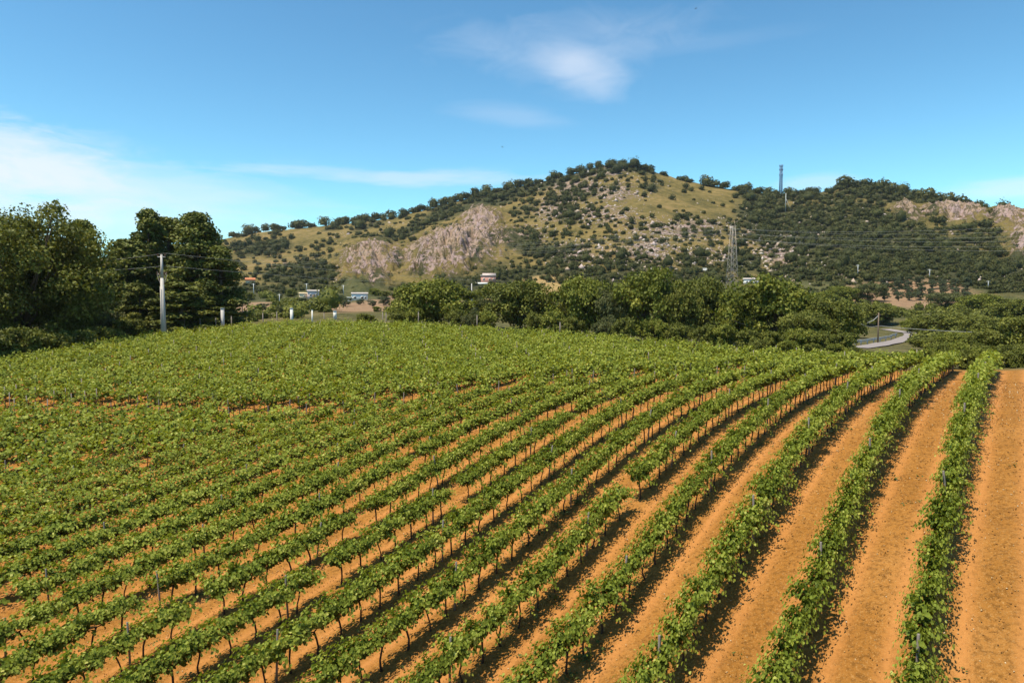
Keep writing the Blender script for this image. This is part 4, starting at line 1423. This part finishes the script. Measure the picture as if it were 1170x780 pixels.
# ------------------------------------------------------------------ power pole on the left
def wire(name, pts, rad, sag, label, cat='cable', group=None, mat='wire'):
    mb = MB()
    for a, b in zip(pts[:-1], pts[1:]):
        a, b = np.array(a, float), np.array(b, float)
        t = np.linspace(0, 1, 25)[:, None]
        p = a + (b - a) * t
        p[:, 2] -= (4 * t * (1 - t))[:, 0] * sag
        mb.tube(p, rad, 4)
    return tag(link(name, mb.mesh(name, M[mat])), label, cat, group)


def px_point(px, py, dist):
    dx, dy, dz = pray(px, py)
    return np.array([float(dx) * dist, dist, float(dz) * dist + CZ])


PD = 93.0
x, y = at_px(186, PD)
z0 = gz(x, y)
ztop = px_point(186, 291, PD)[2]
H = ztop - z0
pole = empty('power_pole', (x, y, z0))
tag(pole, 'tall pale tapered power pole in front of the pines', 'power pole')
mb = MB()
mb.box((0, 0, H * .36), (.62, .50, H * .72 + .4), 0, .5, 0, .58)
mb.box((0, 0, H * .86), (.30, .26, H * .28), 0, .5, 0, .7)
mb.box((.17, -.262, H * .33), (.05, .03, H * .62))
mb.box((-.17, -.262, H * .33), (.05, .03, H * .62))
link('pole_shaft', mb.mesh('pole_shaft', M['pole_concrete']), pole)
mb = MB()
mb.box((0, -.02, H * .975), (1.05, .10, .12))
link('crossarm', mb.mesh('crossarm', M['pole_concrete']), pole)
INS = MB()
for i, q in enumerate((0, .09, .18, .27)):
    INS.tube([(0, 0, q), (0, 0, q + .03), (0, 0, q + .06)], [.05, .085, .04], 8)
INS = INS.mesh('insulator', M['ceramic'])
for sx in (-.48, 0, .48):
    link('insulator', INS, pole, (sx, -.02, H * .975 + .06))
for sg in (-1, 1):
    mb = MB()
    mb.tube([(sg * .14, 0, H * .66), (sg * .42, 0, H * .71), (sg * .62, 0, H * .78), (sg * .60, 0, H * .81)], .045, 6)
    mb.tube([(sg * .14, .0, H * .74), (sg * .60, 0, H * .80)], .03, 5)
    br = link('bracket', mb.mesh('bracket', M['steel']), pole)
    for q in (.30, .60):
        mb = MB()
        for i in range(4):
            mb.tube([(sg * (q + .02), 0, H * .805 - .28 + i * .09), (sg * (q + .02), 0, H * .805 - .24 + i * .09), (sg * (q + .02), 0, H * .805 - .20 + i * .09)], [.04, .08, .04], 7)
        link('insulator', mb.mesh('bracket_insulator', M['ceramic']), br)
ht = z0 + H * .90
for n, (za, lab) in enumerate([(ztop + .2, 'upper thin cable running past the pines from the top of the power pole'), (ht - .3, 'lower thin cable running past the pines from the power pole')]):
    far = px_point(640, 322 - n * -4, 240)
    lf = px_point(-60, 290 + n * 3, 100)
    wire('power_line', [tuple(lf), (x + (.48 if n == 0 else .15), y - .02, za), tuple(far)], .013, 1.2, lab, 'cable')


# ------------------------------------------------------------------ lattice pylon, mast, small poles
def lattice(mb, h, wb, wt, nseg, bar, brace):
    def hw(z):
        return (wb + (wt - wb) * z / h) / 2
    for sx, sy in ((1, 1), (1, -1), (-1, 1), (-1, -1)):
        mb.tube([(sx * hw(0), sy * hw(0), 0), (sx * hw(h), sy * hw(h), h)], bar, 4)
    zs = [h * (1 - (1 - i / nseg) ** 1.0) for i in range(nseg + 1)]
    cs = [(1, 1), (-1, 1), (-1, -1), (1, -1)]
    for a, b in zip(zs[:-1], zs[1:]):
        for (c, d) in zip(cs, cs[1:] + cs[:1]):
            mb.tube([(c[0] * hw(a), c[1] * hw(a), a), (d[0] * hw(b), d[1] * hw(b), b)], brace, 3, cap=False)
            mb.tube([(d[0] * hw(a), d[1] * hw(a), a), (c[0] * hw(b), c[1] * hw(b), b)], brace, 3, cap=False)
            mb.tube([(c[0] * hw(b), c[1] * hw(b), b), (d[0] * hw(b), d[1] * hw(b), b)], brace, 3, cap=False)


YD = 318.0
x, y = at_px(836, YD)
z0 = gz(x, y)
H = px_point(836, 256, YD)[2] - z0
py_ = empty('lattice_pylon', (x, y, z0), .3)
tag(py_, 'tall brown steel lattice pylon behind the tree line', 'pylon')
mb = MB()
lattice(mb, H * .97, 4.4, 1.3, 11, .10, .045)
link('lattice_tower', mb.mesh('lattice_tower', M['steel']), py_)
ARM = []
for hz_, L in ((.84, 2.6), (.91, 2.2), (.97, 1.8)):
    mb = MB()
    for sg in (-1, 1):
        mb.tube([(sg * .7, .5, H * hz_), (sg * L, 0, H * hz_ + .1)], .08, 4)
        mb.tube([(sg * .7, -.5, H * hz_), (sg * L, 0, H * hz_ + .1)], .08, 4)
        mb.tube([(sg * .65, 0, H * hz_ + 1.0), (sg * L, 0, H * hz_ + .1)], .06, 4)
    mb.tube([(-.9, .5, H * hz_), (.9, .5, H * hz_)], .08, 4)
    mb.tube([(-.9, -.5, H * hz_), (.9, -.5, H * hz_)], .08, 4)
    link('crossarm', mb.mesh('crossarm', M['steel']), py_)
    mb = MB()
    for sg in (-1, 1):
        for i in range(5):
            mb.tube([(sg * L, 0, H * hz_ - .1 - i * .22), (sg * L, 0, H * hz_ - .2 - i * .22), (sg * L, 0, H * hz_ - .26 - i * .22)], [.06, .14, .05], 6)
    link('insulators', mb.mesh('insulators', M['ceramic']), py_)
    ARM.append((hz_, L))
for n, (hz_, L) in enumerate(ARM):
    zz = z0 + H * hz_ - 1.1
    for sg in (-1, 1):
        ax, ay = x + sg * L * math.cos(.3), y + sg * L * math.sin(.3)
        rt = px_point(1330, 278 - 14 * n + sg * 4, 235)
        lf = px_point(120, 309 - 5 * n + sg * 2, 520)
        wire('power_line', [tuple(lf), (ax, ay, zz), tuple(rt)], .02, 3.2,
             'thin cable strung from the %s side of the %s arm of the lattice pylon' % ('left' if sg < 0 else 'right', ['lowest', 'middle', 'top'][n]), 'cable', 'cables of the lattice pylon')

a = math.atan2(*[float(q) for q in pray(892, 220)[:2]])
R = float(np.interp(a, R_AZ, RIDGE[:, 2])) + 4
x, y = R * math.sin(a), R * math.cos(a)
z0 = gz(x, y) - .5
H = px_point(892, 187.5, y)[2] - z0
ms = empty('radio_mast', (x, y, z0))
tag(ms, 'blue lattice radio mast standing on the saddle of the ridge', 'mast')
mb = MB()
lattice(mb, H * .93, 2.4, 1.9, 14, .24, .13)
link('lattice_tower', mb.mesh('lattice_tower', M['blue_steel']), ms)
for hz_, k in ((.95, 6), (.84, 6), (.68, 4)):
    for i in range(k):
        an = i * 2 * np.pi / k
        mb = MB()
        mb.box((math.cos(an) * 1.6, math.sin(an) * 1.6, H * hz_), (.5, .5, 2.0), an)
        link('antenna_panel', mb.mesh('antenna_panel', M['blue_steel']), ms)
mb = MB()
mb.tube([(0, 0, H * .9), (0, 0, H)], .14, 5)
link('lightning_rod', mb.mesh('lightning_rod', M['blue_steel']), ms)
gx, gy, g_z, _ = ground_hit(897.5, 243, 320, 900)
mb = MB()
hh = 22 / FPX * gy[0]
mb.tube([(0, 0, 0), (0, 0, hh)], [.35, .22], 6)
mb.tube([(0, 0, hh * .75), (5.5, -1, -1.0)], .12, 4)
tag(link('stayed_pole', mb.mesh('stayed_pole', M['galvanised']), None, (gx[0], gy[0], g_z[0] + CZ)), 'thin stayed pole on the wooded slope below the blue mast', 'pole')


def slim_pole(px, base, top, label, mat='galvanised', rad=.14, arm=True, name='utility_pole', r0=126):
    gx, gy, g_z, _ = ground_hit(px, base, r0, 900)
    h = (base - top) / FPX * gy[0]
    k = max(rad, gy[0] * .0006)
    o = empty(name, (gx[0], gy[0], g_z[0] + CZ))
    tag(o, label, 'pole', 'small utility poles round the hill')
    mb = MB()
    mb.tube([(0, 0, -.3), (0, 0, h)], [k, k * .7], 7)
    link('pole_shaft', mb.mesh('pole_shaft', M[mat]), o)
    if arm:
        mb = MB()
        mb.box((0, 0, h * .94), (k * 9, k, k))
        link('crossarm', mb.mesh('crossarm', M[mat]), o)
    return o


slim_pole(290, 339, 324, 'thin pale pole beside the orange roof left of the small house')
slim_pole(319.5, 349, 336, 'thin pale pole in the scrub left of the small cream house')
slim_pole(350.5, 334, 324, 'thin pale pole just behind the small cream house')
slim_pole(392.5, 337, 326, 'thin pale pole between the cream house and the ruin')
slim_pole(980, 316, 303, 'thin pole at the lower edge of the hillside wood, leftmost on the right')
slim_pole(1062, 319, 308, 'thin pole above the orange olive grove')
slim_pole(1129, 330, 321, 'thin pole right of the orange olive grove')
slim_pole(539, 352, 324, 'pale square pole between two trees left of the pink house', 'pole_concrete', .22, False)
slim_pole(277, 363, 343, 'dark slim pole at the right foot of the pines', 'pole_wood', .13, False)


# ------------------------------------------------------------------ wooden pole, road and guard rail
def ribbon(name, pts, width, mat, lift, kind):
    g = np.array(pts, float)
    gx, gy, _, _ = ground_hit(g[:, 0], g[:, 1], 100, 600)
    t = np.linspace(0, 1, len(gx))
    tt = np.linspace(0, 1, 60)
    X = np.interp(tt, t, gx)
    Y = np.interp(tt, t, gy)
    ker = np.ones(7) / 7
    Xs = np.convolve(np.pad(X, 3, 'edge'), ker, 'valid')
    Ys = np.convolve(np.pad(Y, 3, 'edge'), ker, 'valid')
    tx, ty = np.gradient(Xs), np.gradient(Ys)
    L = np.hypot(tx, ty) + 1e-9
    nx, ny = -ty / L, tx / L
    offs = np.linspace(-width / 2, width / 2, 5)
    VX_ = Xs[:, None] + nx[:, None] * offs
    VY_ = Ys[:, None] + ny[:, None] * offs
    zc = height(Xs, Ys)
    VZ_ = np.maximum(height(VX_, VY_), zc[:, None]) + CZ + lift
    i = np.arange(59)[:, None] * 5
    j = np.arange(4)[None]
    f = np.stack([i + j, i + j + 1, i + j + 6, i + j + 5], -1).reshape(-1, 4)
    mb = MB()
    mb.add(np.stack([VX_, VY_, VZ_], -1).reshape(-1, 3), f)
    o = link(name, mb.mesh(name, mat, True))
    tag(o, kind=kind)
    return Xs, Ys, nx, ny, zc + CZ + lift


M['asphalt'] = simple_mat('asphalt', (0.23, 0.195, 0.185), 0.9, 0.15, .8)
rX, rY, rnx, rny, rz_ = ribbon('road', [(978, 398), (990, 396.5), (1005, 394.5), (1020, 391.5), (1033, 388), (1041, 384.5), (1042, 381.5), (1032, 379.5), (1020, 377.5), (1010, 376)], 3.2, M['asphalt'], .12, 'structure')
rail = empty('guard_rail', (rX[12], rY[12], rz_[12]))
tag(rail, 'low grey guard rail along the near side of the pale road', 'guard rail')
sgn = 1
idx = list(range(4, 30))
mb = MB()
off = 2.0
pth = np.column_stack([rX[idx] + rnx[idx] * off, rY[idx] + rny[idx] * off, rz_[idx]])
o0 = np.array([rX[12], rY[12], rz_[12]])
for dz in (.55, .72, .88):
    mb.tube(pth + [0, 0, dz] - o0, .06, 5)
link('rail', mb.mesh('rail', M['galvanised']), rail)
for p in pth[::3]:
    mb = MB()
    mb.box(p + [0, 0, .35] - o0, (.14, .14, 1.0))
    link('post', mb.mesh('rail_post', M['galvanised']), rail)

gx, gy, g_z, _ = ground_hit(1003, 392, 100, 500)
wp = empty('wooden_pole', (gx[0], gy[0], g_z[0] + CZ))
tag(wp, 'brown wooden cable pole beside the pale road', 'pole')
h = (392 - 357) / FPX * gy[0]
mb = MB()
mb.tube([(0, 0, -.4), (0, 0, h)], [.14, .10], 8)
link('pole_shaft', mb.mesh('pole_shaft', M['pole_wood']), wp)
mb = MB()
mb.tube([(0, 0, h - .5), (-.9, 0, h - 1.4), (-2.0, .1, h - 1.9)], .06, 5)
link('cable_drop', mb.mesh('cable_drop', M['wire']), wp)
mb = MB()
mb.box((0, 0, h - .4), (.9, .1, .1))
link('crossarm', mb.mesh('crossarm', M['pole_wood']), wp)
e1 = px_point(984, 370, gy[0] * 1.0)
e2 = px_point(1185, 380.5, gy[0] * .80)
wire('telephone_cable', [tuple(e1), (gx[0], gy[0], px_point(1003, 372, gy[0])[2]), tuple(e2)], .03, .35, 'pale cable sagging from the wooden pole across the dark trees', 'cable')


# ------------------------------------------------------------------ houses on the plain
def house(name, px, base, wpx, hpx, depth, wall, label, roof='flat', roofmat='white_wall', over=.35, wins=(), door=None, ang=0.0, cat='house', r0=126, grp=None):
    gx, gy, g_z, _ = ground_hit(px, base, r0, 900)
    D_ = gy[0]
    w, h = wpx / FPX * D_, hpx / FPX * D_
    face = math.atan2(-gx[0], -gy[0]) * -1      # turn the front to the field
    o = empty(name, (gx[0], gy[0], g_z[0] + CZ - .3), -math.atan2(gx[0], gy[0]) + ang)
    tag(o, label, cat, grp)
    h += .3
    mb = MB()
    mb.box((0, depth / 2, h / 2), (w, depth, h))
    wl = link('wall', mb.mesh('wall', M[wall]), o)
    mb = MB()
    if roof == 'flat':
        mb.box((0, depth / 2, h + .11), (w + 2 * over, depth + 2 * over, .22))
    else:
        rh = roof
        v = [(-w / 2 - over, -over, h + .01), (w / 2 + over, -over, h + .01), (w / 2 + over, depth + over, h + .01), (-w / 2 - over, depth + over, h + .01), (-w / 2 - over, depth / 2, h + rh), (w / 2 + over, depth / 2, h + rh)]
        mb.add(v, [(0, 1, 5, 4), (2, 3, 4, 5), (0, 3, 2, 1)])
        mb.add(v, [(0, 4, 3), (1, 2, 5)])
    link('roof', mb.mesh('roof', M[roofmat]), o)
    for (u, v_, ww, wh) in wins:
        mb = MB()
        mb.box((u * w, -.03, v_ * h), (ww, .10, wh))
        wn = link('window', mb.mesh('window', M['white_wall']), o)
        mb = MB()
        mb.box((u * w, -.085, v_ * h), (ww * .8, .03, wh * .8))
        link('pane', mb.mesh('pane', M['dark_gap']), wn)
    if door:
        mb = MB()
        mb.box((door * w, -.03, 1.1), (.95, .10, 2.1))
        link('door', mb.mesh('door', M['pole_wood']), o)
    return o, w, h, D_


house('small_house', 358, 341.5, 13, 8.5, 3.6, 'rose_wall', 'small pinkish house with a low tiled roof left of the ruin', .7, 'roof_grey', .2, [(-.22, .6, .7, .8), (.28, .6, .6, .7)], .02)
house('house_annex', 346.5, 341.5, 9, 6, 3.0, 'cream_wall', 'low cream annex beside the small pinkish house', .5, 'cream_wall', .15, [(.15, .6, .7, .6)])
house('ruined_house', 411, 343, 18, 7, 4, 'white_wall', 'low white ruined house with a dull pink roof', .7, 'roof_grey', .2, [(-.30, .5, 1.1, 1.0), (.15, .5, 1.0, 1.1), (.36, .5, .7, 1.0)])
house('shed', 399, 344, 6, 4, 2.4, 'white_wall', 'tiny white shed at the left end of the ruined house', 'flat', 'white_wall', .1, [(.1, .55, .5, .4)])
house('shed', 313.5, 350.5, 5, 4, 2, 'white_wall', 'tiny grey-white shed in scrub left of the small pinkish house', 'flat', 'roof_grey', .1, [(0, .5, .5, .4)])
house('shed', 283, 362.5, 10, 5, 2.2, 'white_wall', 'low white shed at the right foot of the pines', .4, 'roof_grey', .15, [(.2, .5, .5, .4)])
house('farm_house', 286, 326, 10, 5, 5, 'cream_wall', 'distant house with an orange tiled roof in the trees on the left', 1.6, 'roof_tile', .3, [(-.2, .5, .7, .8), (.2, .5, .7, .8)])
hs, w, h, D_ = house('pink_house', 558, 324, 17, 9, 6, 'pink_wall', 'salmon-pink house with a flat white roof above the tree line', 'flat', 'white_wall', .25, [(-.30, .55, 1.1, 1.3), (.08, .55, 1.0, 1.2), (.34, .55, .7, 1.0)])
mb = MB()
mb.box((-.25 * w, -1.3, .2), (w * 1.1, 2.4, 1.2))
link('terrace', mb.mesh('terrace', M['white_wall']), hs)
mb = MB()
mb.box((.05 * w, 3, h + .75), (w * .9, 3.2, 1.0))
link('roof_storey', mb.mesh('roof_storey', M['rose_wall']), hs)
house('white_house', 858, 324.5, 17, 5, 5, 'white_wall', 'low white house with a grey roof right of the lattice pylon', .9, 'roof_grey', .25, [(-.25, .5, .9, 1.0), (.0, .5, .9, 1.0), (.28, .5, .9, 1.0)])
house('shed', 806, 310, 9, 3, 3, 'white_wall', 'tiny white shed on the rocky slope left of the lattice pylon', 'flat', 'white_wall', .1, [(.2, .5, .7, .6)])

# fence posts and pillars along the far edge of the field
def stub(px, base, top, dist, wd, label, mat='pole_concrete', name='fence_post'):
    x, y = at_px(px, dist)
    z = px_point(px, top, dist)[2]
    zb = min(gz(x, y), z - .8) - .1
    mb = MB()
    mb.box((0, 0, (z - zb) / 2), (wd, wd, z - zb), 0.2, .5, 0, .93)
    mb.box((0, 0, (z - zb) + .02), (wd * 1.12, wd * 1.12, .05), 0.2)
    tag(link(name, mb.mesh(name, M[mat]), None, (x, y, zb)), label, 'pillar' if name == 'pillar' else 'post', 'posts along the far edge of the field')


E_ = [(210, 364), (228, 364), (246, 363), (264, 361), (300, 357), (316, 356), (370, 357), (437, 356), (441, 357), (478, 356), (545, 360), (640, 368)]
for n, (px, top) in enumerate(E_):
    stub(px, 370, top, float(np.interp(px, [190, 330, 500, 700], [97, 106, 103, 90])), .13, 'slim grey fence post on the far field edge, %s from the left' % nth(n + 1), 'post_wood')
stub(254, 372, 352, 100, .45, 'tall grey concrete stub at the right foot of the pines', 'pole_concrete', 'pillar')
stub(333, 366, 352, 112, .45, 'white square pillar on the field edge below the pinkish house', 'white_wall', 'pillar')
stub(356.5, 366, 354, 112, .22, 'slim white pillar just right of the square white pillar', 'white_wall', 'pillar')
stub(382.5, 366, 355, 125, .6, 'squat white block on the field edge below the ruined house', 'white_wall', 'pillar')


# ------------------------------------------------------------------ two birds
def bird(px, py, dist, span, bank, label):
    p = px_point(px, py, dist)
    mb = MB()
    s = span
    mb.tube([(0, -.30 * s, 0), (0, -.18 * s, .01 * s), (0, 0, .02 * s), (0, .16 * s, 0), (0, .34 * s, 0)], np.array([.01, .06, .075, .05, .012]) * s, 8)
    for sg in (-1, 1):
        a = np.array([(sg * .04, -.10, .03), (sg * .25, -.12, .10), (sg * .5, .02, .05), (sg * .26, .02, .10), (sg * .04, .10, .03)]) * s
        b = a - [0, 0, .02 * s]
        mb.add(np.concatenate([a, b]), [(0, 1, 3, 4), (5, 9, 8, 6), (0, 5, 6, 1), (4, 3, 8, 9), (0, 4, 9, 5)])
        mb.add(np.concatenate([a, b]), [(1, 2, 3), (6, 8, 7)])
        mb.add(np.concatenate([a, b]), [(1, 6, 7, 2), (2, 7, 8, 3)])
    o = link('bird', mb.mesh('bird', M['bird']), None, tuple(p), bank)
    o.rotation_euler = (0, .3, bank)
    tag(o, label, 'bird')


bird(574, 168, 90, .36, 1.1, 'tiny dark bird gliding in the sky left of the summit')
bird(795, 10, 80, .36, 2.0, 'tiny dark bird at the top edge of the sky')


# ------------------------------------------------------------------ thin summer haze
hm, t_, out_ = new_mat('haze')
vol = nd(t_, 'ShaderNodeVolumePrincipled')
vol.inputs['Color'].default_value = (0.86, 0.92, 1.0, 1)
vol.inputs['Density'].default_value = HAZE
vol.inputs['Anisotropy'].default_value = 0.2
t_.links.new(vol.outputs[0], out_.inputs['Volume'])
mb = MB()
mb.box((0, 0, 98), (12200, 12200, 250))
tag(link('haze', mb.mesh('haze', hm)), kind='stuff', label='thin pale summer haze over the valley and hill')
